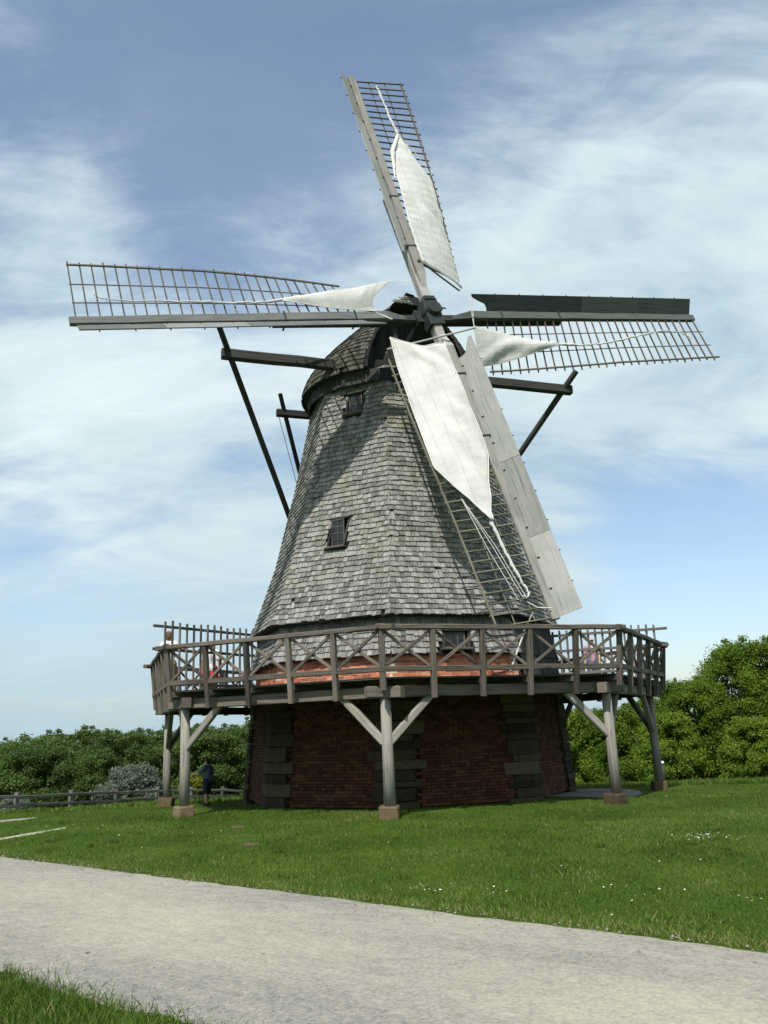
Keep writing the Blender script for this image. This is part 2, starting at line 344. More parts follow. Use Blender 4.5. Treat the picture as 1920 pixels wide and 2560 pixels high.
# ------------------------------------------------------------------ ground
def sp_(x, k=1.0): return np.logaddexp(0, x/k)*k
PN = np.array([.615, .789]); PT = np.array([.789, -.615])           # across / along the gravel path
def hgt(x, y):
    x = np.asarray(x, float); y = np.asarray(y, float)
    s = x*PN[0]+y*PN[1]-FAR
    h = -.05-.065*sp_(y+1.0, 2.0)-.22*sp_(y-33, 4.0)
    h = np.maximum(h, -9.0+.0*y)
    t = np.clip(s/3.0, 0, 1); h = h-.10*(1-t*t*(3-2*t))
    h = h-.05*sp_(-10-x, 3.0)*np.clip((y+6)/10, 0, 1)
    h = h+.02*np.sin(x*.9+1)*np.sin(y*.7)*np.clip(s/2, 0, 1)
    far = np.clip((np.hypot(x, y)-120)/400, 0, 1); h = h*(1-far)+(-9)*far
    return h
def hz(x, y): return float(hgt(x, y))
def build_ground():
    xs = np.concatenate([np.linspace(-900, -60, 15), np.linspace(-55, -14, 26), np.linspace(-13, 16, 110), np.linspace(17, 60, 28), np.linspace(66, 900, 15)])
    ys = np.concatenate([np.linspace(-300, -32, 8), np.linspace(-30, 6, 140), np.linspace(6.6, 60, 60), np.linspace(66, 1500, 16)])
    X, Y = np.meshgrid(xs, ys); Z = hgt(X, Y)
    s = X*PN[0]+Y*PN[1]
    Z = Z-.03*np.clip((FAR-.35-s)/.3, 0, 1)*np.clip((s-NEAR-.35)/.3, 0, 1)
    nx = len(xs); v = np.stack([X, Y, Z], -1).reshape(-1, 3)
    i = np.arange(len(ys)-1)[:, None]*nx+np.arange(nx-1)[None]; i = i.ravel()
    f = np.stack([i, i+1, i+nx+1, i+nx], 1)
    me = bpy.data.meshes.new('ground'); me.from_pydata(v.tolist(), [], f.tolist())
    finish(me, v, np.zeros(len(f)), M['lawn'], True)
    tag(link('ground', me), kind='structure')
build_ground()
def fbm(x, y, sc, seed=0): return mnoise.noise(Vector((x*sc+seed, y*sc-seed, seed*.37)))
def build_path():
    ts = np.arange(-60, 45, .12); ks = np.linspace(0, 1, 22)
    v = []; g = []
    for t in ts:
        e1 = FAR+.03*fbm(t, 0, .45, 3)+.07*fbm(t, 0, 2.2, 5)+.035*fbm(t, 0, 8, 9); e0 = NEAR+.16*fbm(t, 0, .5, 11)+.09*fbm(t, 0, 2.5, 13)+.03*fbm(t, 0, 9, 17)
        e0 += -.2*max(0, (t-12))*.05
        for k in ks:
            s = e0+(e1-e0)*k; p = PT*t+PN*s
            rim = min(k, 1-k)*(e1-e0); dz = .014-.03*max(0, 1-rim/.10)
            v.append((p[0], p[1], hz(p[0], p[1])+dz+.012*math.sin(math.pi*k))); g.append((t, s, 0))
    n = len(ks); f = [(i*n+j, (i+1)*n+j, (i+1)*n+j+1, i*n+j+1) for i in range(len(ts)-1) for j in range(n-1)]
    me = bpy.data.meshes.new('gravel_path'); me.from_pydata(v, [], f); finish(me, np.array(g), np.zeros(len(f)), M['gravel'], True)
    tag(link('gravel_path', me), kind='structure')
    # two pale ruts of a side track on the left
    for (a, b, w) in (((-14, -9.0), (-9.1, -3.25), .42), ((-13, -13.4), (-7.15, -6.45), .17)):
        a = np.array(a); b = np.array(b); d = (b-a)/np.linalg.norm(b-a); nn = np.array([-d[1], d[0]]); L = np.linalg.norm(b-a)
        v = []; g = []; tt = np.arange(0, L, .15)
        for t in tt:
            ww = w*(1+.9*fbm(t, 1, 2.3, 4))*min(1, (L-t)/1.2+.05); c = a+d*t+nn*.08*fbm(t, 2, .8, 8)
            for k in (-1, -.5, 0, .5, 1):
                p = c+nn*ww*k; v.append((p[0], p[1], hz(*p)+.018-.03*abs(k)**3)); g.append((t, (FAR+NEAR)/2+k*w, 0))
        f = [(i*5+j, (i+1)*5+j, (i+1)*5+j+1, i*5+j+1) for i in range(len(tt)-1) for j in range(4)]
        me = bpy.data.meshes.new('track_rut'); me.from_pydata(v, [], f); finish(me, np.array(g), np.zeros(len(f)), M['gravel'], True)
        tag(link('track_rut', me), kind='structure')
    # paving round the far right of the mill
    v = []; g = []; th = np.radians(np.linspace(52, 200, 60)); rr = np.linspace(4.3, 6.5, 6)
    for a in th:
        for r in rr:
            r2 = r+(.08*fbm(a*5, 0, 1.5, 2) if r > 6 else 0); x, y = r2*math.sin(a), -r2*math.cos(a); v.append((x, y, hz(x, y)+.02-(.03 if r > 6.4 else 0))); g.append((a*5, r, 0))
    f = [(i*6+j, i*6+j+1, (i+1)*6+j+1, (i+1)*6+j) for i in range(59) for j in range(5)]
    me = bpy.data.meshes.new('paved_apron'); me.from_pydata(v, [], f); finish(me, np.array(g), np.zeros(len(f)), M['apron'], True)
    tag(link('paved_apron', me), kind='structure')
build_path()

# ------------------------------------------------------------------ the mill: octagon frame
TH = -.0569407583
def ang(k): return TH+k*math.pi/4
def oc(k, R, z=0.0): return Vector((R*math.sin(ang(k)), -R*math.cos(ang(k)), z))
mill = thing('windmill', 'old wooden smock windmill clad in grey shingles with four sails and white canvas', 'windmill')

# --- brick and stone base
def RB_(z): return 4.68-.075*z if z < 2.4 else 4.50-.12*(z-2.4)        # corner radius of the base (battered)
def build_base():
    core = MB()
    ring = [-.5, 1.2, 2.4, 3.75]
    for a, b in zip(ring[:-1], ring[1:]):
        v = [oc(k, RB_(a)-.24, a) for k in range(8)]+[oc(k, RB_(b)-.24, b) for k in range(8)]
        core.add(v, [(i, (i+1) % 8, 8+(i+1) % 8, 8+i) for i in range(8)])
    base = core.build('base_wall', M['mortar'], mill)
    pl = MB(); v = [oc(k, RB_(2.62)-.058, 2.62) for k in range(8)]+[oc(k, RB_(3.6)-.058, 3.6) for k in range(8)]
    pl.add(v, [(i, (i+1) % 8, 8+(i+1) % 8, 8+i) for i in range(8)]); pl.build('mortar_bed', M['mortar_pale'], base)
    # corner piers of big sandstone blocks, wrapped round each corner, one part each
    for k in range(-3, 5):
        z = -.4; i = 0
        ZT = 2.62
        while z < ZT:
            hh = random.choice((.13, .17, .22, .27, .34))*random.uniform(.9, 1.1); z1 = min(z+hh, ZT)
            if ZT-z1 < .12: z1 = ZT
            la, lb = (.70, .55) if i % 2 else (.57, .68)
            la *= random.uniform(.85, 1.15); lb *= random.uniform(.85, 1.15); pr = random.uniform(0, .05)
            def poly(zz, grow):
                R = RB_(zz)+grow; P0 = oc(k, R); A = (oc(k-1, R)-P0).normalized(); B = (oc(k+1, R)-P0).normalized()
                I = oc(k, R-.28); pa = P0+A*la; pb = P0+B*lb; na = Vector((A.y, -A.x, 0)); nb = Vector((-B.y, B.x, 0))
                if na.dot(P0) > 0: na = -na
                if nb.dot(P0) > 0: nb = -nb
                return [(q.x, q.y) for q in (P0, pb, pb+nb*.22, I, pa+na*.22, pa)]
            m = MB(); gm = .012; prism(m, poly(z, pr), z+gm/2, z1-gm/2, None, poly(z1, pr))
            m.v = [(a_+random.uniform(-.016, .016), b_+random.uniform(-.016, .016), c_+random.uniform(-.012, .012)) for a_, b_, c_ in m.v]
            o = m.build('stone', M['stone'], base); bev(o, .018, 2)
            z = z1; i += 1
    # brick panels: real bricks, stretcher bond, set back between the piers
    stuff = MB(); single = []
    for k in range(-4, 4):
        nrow = int(3.55/.077)
        for r in range(nrow):
            z = -.05+r*.077; R = RB_(z)
            A, B = oc(k, R-.05, z), oc(k+1, R-.05, z); A2, B2 = oc(k, RB_(z+.066)-.05, z+.066), oc(k+1, RB_(z+.066)-.05, z+.066)
            L = (B-A).length; d = (B-A).normalized(); nrm = Vector((d.y, -d.x, 0))
            if nrm.dot(A) < 0: nrm = -nrm
            hi = z > 2.60; x = (.0 if hi else .5)+(0 if r % 2 else .125)
            while x < L-(.22 if hi else .55):
                wd = .24
                if r % 6 == 5: wd = .115
                j = random.uniform(-.006, .006); p = A+d*x+nrm*j; q = A+d*(x+wd)+nrm*j; up = (A2-A)
                cx = Vector((up.x, up.y, 0)).dot(nrm)
                e = .066; top = nrm*cx+Vector((0, 0, e))
                vv = [p-nrm*.1, q-nrm*.1, q, p]; vv += [w_+top for w_ in vv]
                m = (vv, [(3, 2, 6, 7), (0, 3, 7, 4), (2, 1, 5, 6), (4, 7, 6, 5), (0, 1, 2, 3)])
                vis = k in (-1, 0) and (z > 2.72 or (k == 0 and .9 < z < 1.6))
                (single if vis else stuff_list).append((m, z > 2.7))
                x += wd+.012
    random.shuffle(single)
    for i, ((vv, ff), hi) in enumerate(single):
        if i < 300: MB().add(vv, ff).build('brick', M['brick' if hi else 'brick_shaded'], base, origin=vv[3])
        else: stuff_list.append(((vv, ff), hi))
    for (vv, ff), hi in stuff_list: stuff.add(vv, ff)
    so = stuff.build('brick_courses', M['brick_shaded'], base); so.data.materials.append(M['brick'])
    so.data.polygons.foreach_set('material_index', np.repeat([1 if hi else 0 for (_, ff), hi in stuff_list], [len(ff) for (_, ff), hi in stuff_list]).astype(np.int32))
    tag(so, kind='stuff')
stuff_list = []
def bev(o, w, seg=1):
    m = o.modifiers.new('bevel', 'BEVEL'); m.width = w; m.segments = seg; m.limit_method = 'ANGLE'; return o
build_base()

# --- shingled smock tower
TZ = [4.40, 4.9, 6.5, 9.0, 11.29, 11.75]; TR = [4.56, 4.31, 3.72, 3.08, 2.585, 2.50]
def RT(z): return float(np.interp(z, TZ, TR))
WINS = [dict(f=-1, z0=6.46, z1=7.24, s0=1.06, s1=1.50, nx=2, ny=4), dict(f=-1, z0=10.50, z1=11.12, s0=.84, s1=1.30, nx=2, ny=2)]
WINL = [dict(f=0, z0=3.60, z1=4.02, s0=1.36, s1=2.00, nx=3, ny=1)]
def facept(k, R, z, s):
    A, B = oc(k, R, z), oc(k+1, R, z); return A+(B-A).normalized()*s
# shingle variants: 20 tapered, slightly crooked boards; local x across, y out, z up (origin: bottom middle)
def shingle_variant(w, h, t):
    j = lambda a: random.uniform(-a, a)
    tw, tl = w/2-.003, h
    a = [(-tw, -.01, j(.012)), (tw, -.01, j(.012)), (tw+j(.006), t+j(.003), j(.012)), (-tw+j(.006), t+j(.003), j(.012)),
         (-tw+j(.004), -.008, tl), (tw+j(.004), -.008, tl), (tw, .003, tl), (-tw, .003, tl)]
    mid = [((a[3][0]+a[7][0])/2, t*.62+j(.004), tl*.5), ((a[2][0]+a[6][0])/2, t*.62+j(.004), tl*.5)]
    v = a+mid
    f = [(0, 1, 2, 3), (3, 2, 9, 8), (8, 9, 6, 7), (0, 3, 8, 7, 4), (2, 1, 5, 6, 9)]
    return np.array(v), f
SHV = []
for i in range(24):
    w = (.10, .125, .14, .155, .17, .19)[i % 6]; SHV.append((w, *shingle_variant(w, random.uniform(.27, .30), random.uniform(.020, .032))))
def shingle_mesh(i, mat, nm):
    key = (i, nm)
    if key not in SHM:
        w, v, f = SHV[i]; mb = MB(); kx = random.uniform(0, 50); mb.add(v, f, [(p[2]+kx, p[0]+kx*.3, p[1]) for p in v], random.random()); SHM[key] = mb.mesh('shingle', mat)
    return SHM[key]
SHM = {}
def place(mb, i, o, ex, ey, ez, rnd=None):
    w, v, f = SHV[i]; kx = random.uniform(0, 50)
    P = np.array(o)+np.outer(v[:, 0], ex)+np.outer(v[:, 1], ey)+np.outer(v[:, 2], ez)
    mb.add(P.tolist(), f, [(p[2]+kx, p[0]+kx*.3, p[1]) for p in v], rnd)
def clad(RF, z0, z1, expo, faces, parent, single_faces, budget, holes, mat, core_mat):
    """courses of shingles on the octagon between z0 and z1; the lowest courses on single_faces are separate objects"""
    mb = MB(); count = 0; row = 0; z = z0
    while z < z1:
        zt = z+.05; dR = (RF(zt)-RF(z))/.05
        slope = math.cos(math.pi/8)*dR
        for k in faces:
            A, B = oc(k, RF(z), z), oc(k+1, RF(z), z); L = (B-A).length; ex = (B-A).normalized(); nh = Vector((ex.y, -ex.x, 0))
            if nh.dot(A) < 0: nh = -nh
            ez = (nh*slope+Vector((0, 0, 1))).normalized(); ey = ex.cross(ez)
            if ey.dot(nh) < 0: ey = -ey
            x = random.uniform(-.08, 0)
            while x < L-.03:
                i = random.randrange(24); w = SHV[i][0]
                if x < 0: w_eff = w
                xc = x+w/2
                if xc-w/2 < -.02: xc = w/2-.005
                if xc+w/2 > L+.03: xc = L-w/2+.015
                x += w+random.uniform(.0, .006)
                hole = any(h['f'] == k and h['s0']-w/2-.02 < xc < h['s1']+w/2+.02 and h['z0']-.30 < z+.02 < h['z1']+.02 for h in holes)
                if hole:
                    # short tail below the window sill stays covered by the sill and side boards
                    if not any(h['f'] == k and h['z0']-.30 < z+.02 < h['z0']-.27 for h in holes): 
                        if any(h['f'] == k and h['s0']+.0 < xc < h['s1']-.0 for h in holes) or True: continue
                if random.random() < .006: continue
                tilt = random.gauss(0, .014); lift = random.gauss(0, .02)
                e1 = (ex*math.cos(tilt)+ez*math.sin(tilt)); e3 = (ez*math.cos(tilt)-ex*math.sin(tilt)-ey*(.125+lift*.6)).normalized(); e2 = e1.cross(e3)
                if e2.dot(ey) < 0: e2 = -e2
                o = A+ex*xc+ey*(.030)+ez*random.gauss(0, .009)
                if k in single_faces and count < budget:
                    count += 1
                    ob = link('shingle', shingle_mesh(i, mat, mat.name), parent)
                    ob.matrix_basis = Matrix(((e1.x, e2.x, e3.x, o.x), (e1.y, e2.y, e3.y, o.y), (e1.z, e2.z, e3.z, o.z), (0, 0, 0, 1)))
                else: place(mb, i, o, e1, e2, e3)
        z += expo*math.sqrt(1/(1+slope*slope))*1.0; row += 1
    tag(mb.build('shingle_courses', mat, parent), kind='stuff')
    # hip corners: narrow cover shingles
def core_walls(name, RF, zs, holes, parent, mat):
    mb = MB()
    for k in range(-4, 4):
        hs = [h for h in holes if h['f'] == k]
        zz = sorted(set(list(zs)+[h['z0'] for h in hs]+[h['z1'] for h in hs]))
        for a, b in zip(zz[:-1], zz[1:]):
            h = next((h for h in hs if h['z0'] <= a+1e-6 and b <= h['z1']+1e-6), None)
            A0, B0, A1, B1 = oc(k, RF(a), a), oc(k+1, RF(a), a), oc(k, RF(b), b), oc(k+1, RF(b), b)
            if h:
                P0, Q0 = facept(k, RF(a), a, h['s0']), facept(k, RF(a), a, h['s1']); P1, Q1 = facept(k, RF(b), b, h['s0']), facept(k, RF(b), b, h['s1'])
                mb.add([A0, P0, P1, A1], [(0, 1, 2, 3)]); mb.add([Q0, B0, B1, Q1], [(0, 1, 2, 3)])
            else: mb.add([A0, B0, B1, A1], [(0, 1, 2, 3)])
    return mb.build(name, mat, parent)
def window(h, RF, name='window', open_frac=.0):
    """vertical window set in the leaning wall: jambs, head and sill boards, recess, bars and panes"""
    k = h['f']; a0, b0 = facept(k, RF(h['z0']), h['z0'], h['s0']), facept(k, RF(h['z0']), h['z0'], h['s1'])
    a1, b1 = facept(k, RF(h['z1']), h['z1'], h['s0']), facept(k, RF(h['z1']), h['z1'], h['s1'])
    ex = (b0-a0).normalized(); nh = Vector((ex.y, -ex.x, 0)); nh = nh if nh.dot(a0) > 0 else -nh
    win = MB()
    dep = nh*-.22
    # recess lining
    mid0 = (a0+b0)/2; zc = (h['z0']+h['z1'])/2
    W = (b0-a0).length; H = h['z1']-h['z0']
    for s0_, p, q in ((0, a0, a1), (1, b0, b1)):
        sd = ex*(.03 if s0_ == 0 else -.03)
        win.add([p+nh*.07, q+nh*.05, q+dep*1.2, p+dep*1.2-nh*.3, p+nh*.07-sd*1.6, q+nh*.05-sd*1.6, q+dep*1.2-sd, p+dep*1.2-nh*.3-sd],
                [(0, 1, 2, 3), (7, 6, 5, 4), (0, 4, 5, 1), (1, 5, 6, 2), (3, 2, 6, 7), (0, 3, 7, 4)])
    beam(win, a1-ex*.05+nh*.03+V(0, 0, .03), b1+ex*.05+nh*.03+V(0, 0, .03), .16, .05, up=(0, 0, 1))
    w = win.build(name, M['dark_timber'], mill)
    s = MB(); beam(s, a0-ex*.08+nh*.07-V(0, 0, .02), b0+ex*.08+nh*.07-V(0, 0, .02), .2, .05); s.build('sill', M['timber'], w)
    # back plane: fixed vertical frame 0.16 behind the lower edge
    base = a0-nh*.10+ex*.02; topv = V(0, 0, 1); fw = W-.04
    fr = MB(); F = .035
    fz0, fz1 = 0.02, H-.02
    def bar(x0, z0, x1, z1, t): beam(fr, base+ex*x0+topv*z0, base+ex*x1+topv*z1, .04, t, up=(topv if abs(x1-x0) > abs(z1-z0) else ex), ch=.004)
    bar(0, fz0, fw, fz0, F); bar(0, fz1, fw, fz1, F); bar(F/2, fz0, F/2, fz1, F); bar(fw-F/2, fz0, fw-F/2, fz1, F)
    for i in range(1, h['nx']): bar(fw*i/h['nx'], fz0, fw*i/h['nx'], fz1, .02)
    for i in range(1, h['ny']): bar(0, fz0+(fz1-fz0)*i/h['ny'], fw, fz0+(fz1-fz0)*i/h['ny'], .02)
    fr.build('frame', M['timber'], w)
    for i in range(h['nx']):
        for j in range(h['ny']):
            x0, x1 = fw*i/h['nx']+.01, fw*(i+1)/h['nx']-.01; z0, z1 = fz0+(fz1-fz0)*j/h['ny']+.01, fz0+(fz1-fz0)*(j+1)/h['ny']-.01
            tl = random.uniform(-.012, .012); g = MB(); p = lambda x, z, d: base+ex*x+topv*z-nh*(d+tl*(x-x0)/(x1-x0))
            g.add([p(x0, z0, .0), p(x1, z0, .0), p(x1, z1, .0), p(x0, z1, .0), p(x0, z0, .005), p(x1, z0, .005), p(x1, z1, .005), p(x0, z1, .005)],
                  [(0, 1, 2, 3), (7, 6, 5, 4), (0, 4, 5, 1), (1, 5, 6, 2), (2, 6, 7, 3), (3, 7, 4, 0)]); g.build('pane', M['glass'], w)
    bk = MB(); q = -nh*.5
    bk.add([a0+q-ex*.2, b0+q+ex*.2, b1+q*1.2+ex*.2, a1+q*1.2-ex*.2], [(0, 1, 2, 3)]); bk.build('dark_interior', M['gap'], w)

tower = core_walls('tower_body', lambda z: RT(z)-.015, TZ, WINS, mill, M['gap'])
clad(RT, 4.42, 11.70, .152, range(-4, 4), tower, (-1, 0), 300, WINS, M['shingle'], None)
# underside of the flared skirt
mb = MB(); v = [oc(k, 4.54, 4.41) for k in range(8)]+[oc(k, 4.05, 4.44) for k in range(8)]
mb.add(v, [((i+1) % 8, i, 8+i, 8+(i+1) % 8) for i in range(8)]); mb.build('skirt_soffit', M['dark_timber'], tower)
# lower shingled band above the brick, boarded on the right-hand face
def RL(z): return float(np.interp(z, [3.45, 4.45], [4.50, 4.18]))
band = core_walls('lower_wall', lambda z: RL(z)-.015, [3.45, 4.45], WINL, mill, M['gap'])
clad(RL, 3.47, 4.36, .152, [-4, -3, -2, -1, 0, 2, 3], band, (), 0, WINL, M['shingle'], None)
for i in range(15):
    s = .08+i*.215; R0, R1 = 4.52, 4.24; L = 2*4.3*math.sin(math.pi/8)
    if s > L-.1: break
    b = MB(); p, q = facept(1, R0, 2.76, s+.1), facept(1, R1, 4.40, s+.1); nr = oc(1.5, 1, 0).normalized()
    beam(b, p+nr*.05, q+nr*.05, .205, .035, up=nr, ch=.004); b.build('door_board', M['dark_timber'], band)
for h in WINS: window(h, RT)
for h in WINL: window(h, RL)

# --- cap
AZ, TILT = math.radians(20.1), math.radians(14.5)
CM = Vector((math.sin(AZ), -math.cos(AZ), 0)); CW = Vector((math.cos(AZ), math.sin(AZ), 0))
ER, S0, S1, EZ, RZ = 2.80, -1.0, 2.0, 11.75, 14.32
SF = 2.3; TF = math.sqrt(ER*ER-SF*SF)
def cap_pt(E, h):
    rs = max(S0, min(S1, E[0])); g = (1-h**1.65)**.82
    s = rs+g*(E[0]-rs); t = g*E[1]; z = EZ+h*(RZ-.10*(S1-rs)-EZ)
    return CM*s+CW*t+Vector((0, 0, z))
def cap_plan(n):
    a1 = math.pi-math.atan2(TF, SF)
    return [(-ER*math.cos(a), ER*math.sin(a)) for a in np.linspace(-a1, a1, n)]
def build_cap():
    plan = cap_plan(61); hs = np.concatenate([np.linspace(0, .9, 19), [.94, .97, .99, 1.0]])
    mb = MB(); v = [cap_pt(E, h) for h in hs for E in plan]; n = len(plan)
    f = [(i*n+j, i*n+j+1, (i+1)*n+j+1, (i+1)*n+j) for i in range(len(hs)-1) for j in range(n-1)]
    mb.add(v, f); cap = mb.build('cap', M['gap'], mill)
    sh = MB()
    # courses of equal exposed length up the curve
    prof = [cap_pt((-.2, ER), h) for h in np.linspace(0, 1, 200)]; acc = np.concatenate([[0], np.cumsum([(prof[i+1]-prof[i]).length for i in range(199)])])
    d = -.05
    while d < acc[-1]-.05:
        h = float(np.interp(max(d, 0), acc, np.linspace(0, 1, 200))); h2 = min(1, h+.02)
        line = [cap_pt(E, h) for E in cap_plan(121)]; up = [cap_pt(E, h2) for E in cap_plan(121)]
        seg = np.concatenate([[0], np.cumsum([(line[i+1]-line[i]).length for i in range(120)])])
        x = random.uniform(0, .1)
        while x < seg[-1]:
            i = random.randrange(24); w = SHV[i][0]; j = min(119, int(np.searchsorted(seg, x+w/2))-1); j = max(j, 0); t = (x+w/2-seg[j])/max(1e-6, seg[j+1]-seg[j])
            t = min(max(t, 0), 1)
            o = line[j].lerp(line[j+1], t); ez = (up[j].lerp(up[j+1], t)-o); ex = (line[j+1]-line[j])
            x += w+random.uniform(0, .008)
            if ez.length < 1e-5 or ex.length < 1e-5 or random.random() < .03: continue
            ez.normalize(); ex.normalize(); ey = ez.cross(ex).normalized()
            if ey.dot(o-Vector((0, 0, 12))) < 0: ey = -ey
            tl = random.gauss(0, .06); ex2 = ex*math.cos(tl)+ez*math.sin(tl); ez2 = (ez-ex*math.sin(tl)-ey*(.12+random.gauss(0, .035))).normalized()
            if d < 0: o = o+ez*d
            place(sh, i, o+ey*.025, ex2, ey, ez2)
        d += .15
    tag(sh.build('cap_shingles', M['cap_shingle'], cap), kind='stuff')
    # eave soffit and boarded curb below
    c = MB(); pl = cap_plan(61); n = len(pl)
    v = [CM*E[0]*.99+CW*E[1]*.99+V(0, 0, EZ-.02) for E in pl]+[CM*E[0]*.86+CW*E[1]*.86+V(0, 0, EZ-.06) for E in pl]
    c.add(v, [(j, j+1, n+j+1, n+j) for j in range(n-1)]); c.build('eave_soffit', M['dark_timber'], cap)
    for j in range(48):
        a = 2*math.pi*j/48; a2 = 2*math.pi*(j+.96)/48; b = MB(); r0, r1 = 2.60, 2.655
        prism(b, [(r0*math.sin(a), r0*math.cos(a)), (r1*math.sin(a), r1*math.cos(a)), (r1*math.sin(a2), r1*math.cos(a2)), (r0*math.sin(a2), r0*math.cos(a2))][::-1], 11.36+random.uniform(-.02, .02), 11.73)
        b.build('curb_board', M['dark_timber'], cap)
    # front gable: vertical boards under a shingled verge
    t = -TF
    x = -TF
    while x < TF-.02:
        x1 = min(x+.2, TF); 
        def ztop(tt):
            hh = np.linspace(0, 1, 80); gg = (1-hh**1.65)**.82*TF
            return EZ+float(np.interp(-abs(tt), -gg, hh))*(RZ-EZ)
        b = MB(); s0 = SF-.42; q = lambda tt, z, s: CM*s+CW*tt+V(0, 0, z)
        za, zb = ztop(x)-.05, ztop(x1)-.05; e = .006
        v = [q(x+e, EZ-.05, s0), q(x1-e, EZ-.05, s0), q(x1-e, zb, s0), q(x+e, za, s0), q(x+e, EZ-.05, s0-.03), q(x1-e, EZ-.05, s0-.03), q(x1-e, zb, s0-.03), q(x+e, za, s0-.03)]
        kx = random.uniform(0, 30); b.add(v, [(0, 1, 2, 3), (7, 6, 5, 4), (0, 4, 5, 1), (1, 5, 6, 2), (2, 6, 7, 3), (3, 7, 4, 0)], [(p[2]+kx, p[0]+kx, p[1]) for p in v]); b.build('gable_board', M['dark_timber'], cap); x = x1
    vg = MB(); hh = np.linspace(0, 1, 16)
    for sgn in (-1, 1):
        pts = [cap_pt((SF, sgn*TF), h) for h in hh]; pts = [p+CM*.02 for p in pts]
        for a, b_ in zip(pts[:-1], pts[1:]): beam(vg, a, b_, .05, .09, up=CW*sgn+V(0, 0, 1))
    vg.build('verge_board', M['dark_timber'], cap)
    # shingled half-hip hood over the top of the gable
    hd = MB(); hs_ = MB(); zt, zb_ = RZ-.02, 13.72; top = lambda t: CM*(SF-.30)+CW*t+V(0, 0, zt); bot = lambda t: CM*(SF+.28)+CW*t+V(0, 0, zb_)
    hd.add([top(-.06), top(.06), bot(.78), bot(-.78), CM*(SF-.35)+CW*.78+V(0, 0, zb_), CM*(SF-.35)-CW*.78+V(0, 0, zb_)], [(0, 3, 2, 1), (3, 5, 4, 2), (0, 5, 3), (1, 2, 4), (0, 1, 4, 5)])
    hood = hd.build('hood', M['dark_timber'], cap)
    ezh = (top(0)-bot(0)); nL = ezh.length; ezh.normalize(); eyh = CW.cross(ezh); eyh = eyh if eyh.dot(CM) > 0 else -eyh
    y = -.03
    while y < nL-.05:
        hw_ = .78+(.06-.78)*max(0, y)/nL; x = -hw_
        while x < hw_-.03:
            i = random.randrange(24); w = SHV[i][0]; tl = random.gauss(0, .07)
            e1 = CW*math.cos(tl)+ezh*math.sin(tl); e3 = (ezh*math.cos(tl)-CW*math.sin(tl)-eyh*(.12+random.gauss(0, .03))).normalized()
            place(hs_, i, bot(0)+ezh*y+CW*min(x+w/2, hw_)+eyh*.03, e1, eyh, e3); x += w+.006
        y += .14
    tag(hs_.build('hood_shingles', M['shingle'], hood), kind='stuff')
    # front beam below the gable carrying the windshaft
    fb = MB(); beam(fb, CM*1.9-CW*1.7+V(0, 0, 11.95), CM*1.9+CW*1.7+V(0, 0, 11.95), .34, .34); fb.build('front_beam', M['dark_timber'], cap)
    # two cross beams through the cap and the braces down to the tail
    T = Vector((-1.79, 7.0, 3.3))
    cb = MB(); zb = 12.05; beam(cb, CM*1.5-CW*5.57+V(0, 0, zb), CM*1.5+CW*5.57+V(0, 0, zb), .24, .30, wob=.012, ch=.04); cb.build('cross_beam', M['dark_timber'], cap)
    cb = MB(); beam(cb, CM*-1.8-CW*3.32+V(0, 0, 11.72), CM*-1.8+CW*3.32+V(0, 0, 11.72), .2, .24, ch=.035); cb.build('cross_beam', M['dark_timber'], cap)
    for sgn, s, w, z, xt, r in ((-1, 1.5, 5.35, 12.05, .16, .085), (1, 1.5, 5.3, 12.05, .12, .10), (-1, -1.8, 3.05, 11.72, .14, .075), (1, -1.8, 3.05, 11.72, .14, .075)):
        e = CM*s+CW*sgn*w+V(0, 0, z); tt = T+CW*sgn*.15; top = e+(e-tt)*(xt*.45)
        b = MB(); tube(b, [top, e, e.lerp(tt, .33)+V(random.uniform(-.05, .05), 0, 0), e.lerp(tt, .66), tt], [r*.95, r, r, r, r*1.1], 10); b.build('tail_brace', M['dark_timber'], cap)
    tp = MB(); beam(tp, CM*-2.6+V(0, 0, 11.9), T+V(0, 0, -.1), .3, .3); tp.build('tail_pole', M['dark_timber'], cap)
    wn = MB(); beam(wn, T-CW*.7-V(0, 0, .35), T+CW*.7-V(0, 0, .35), .22, .22); wn.build('winch_beam', M['dark_timber'], cap)
    e = CM*-1.8-CW*3.25+V(0, 0, 11.6); rp = MB(); tube(rp, [e, e.lerp(T, .33)+V(.0, 0, -.25), e.lerp(T, .66)+V(0, 0, -.3), T], .013, 5); tube(rp, [e.lerp(T, .31)+V(.0, 0, -.23), e.lerp(T, .335)+V(.0, 0, -.25)], .03, 6); rp.build('rope', M['rope'], cap)
build_cap()

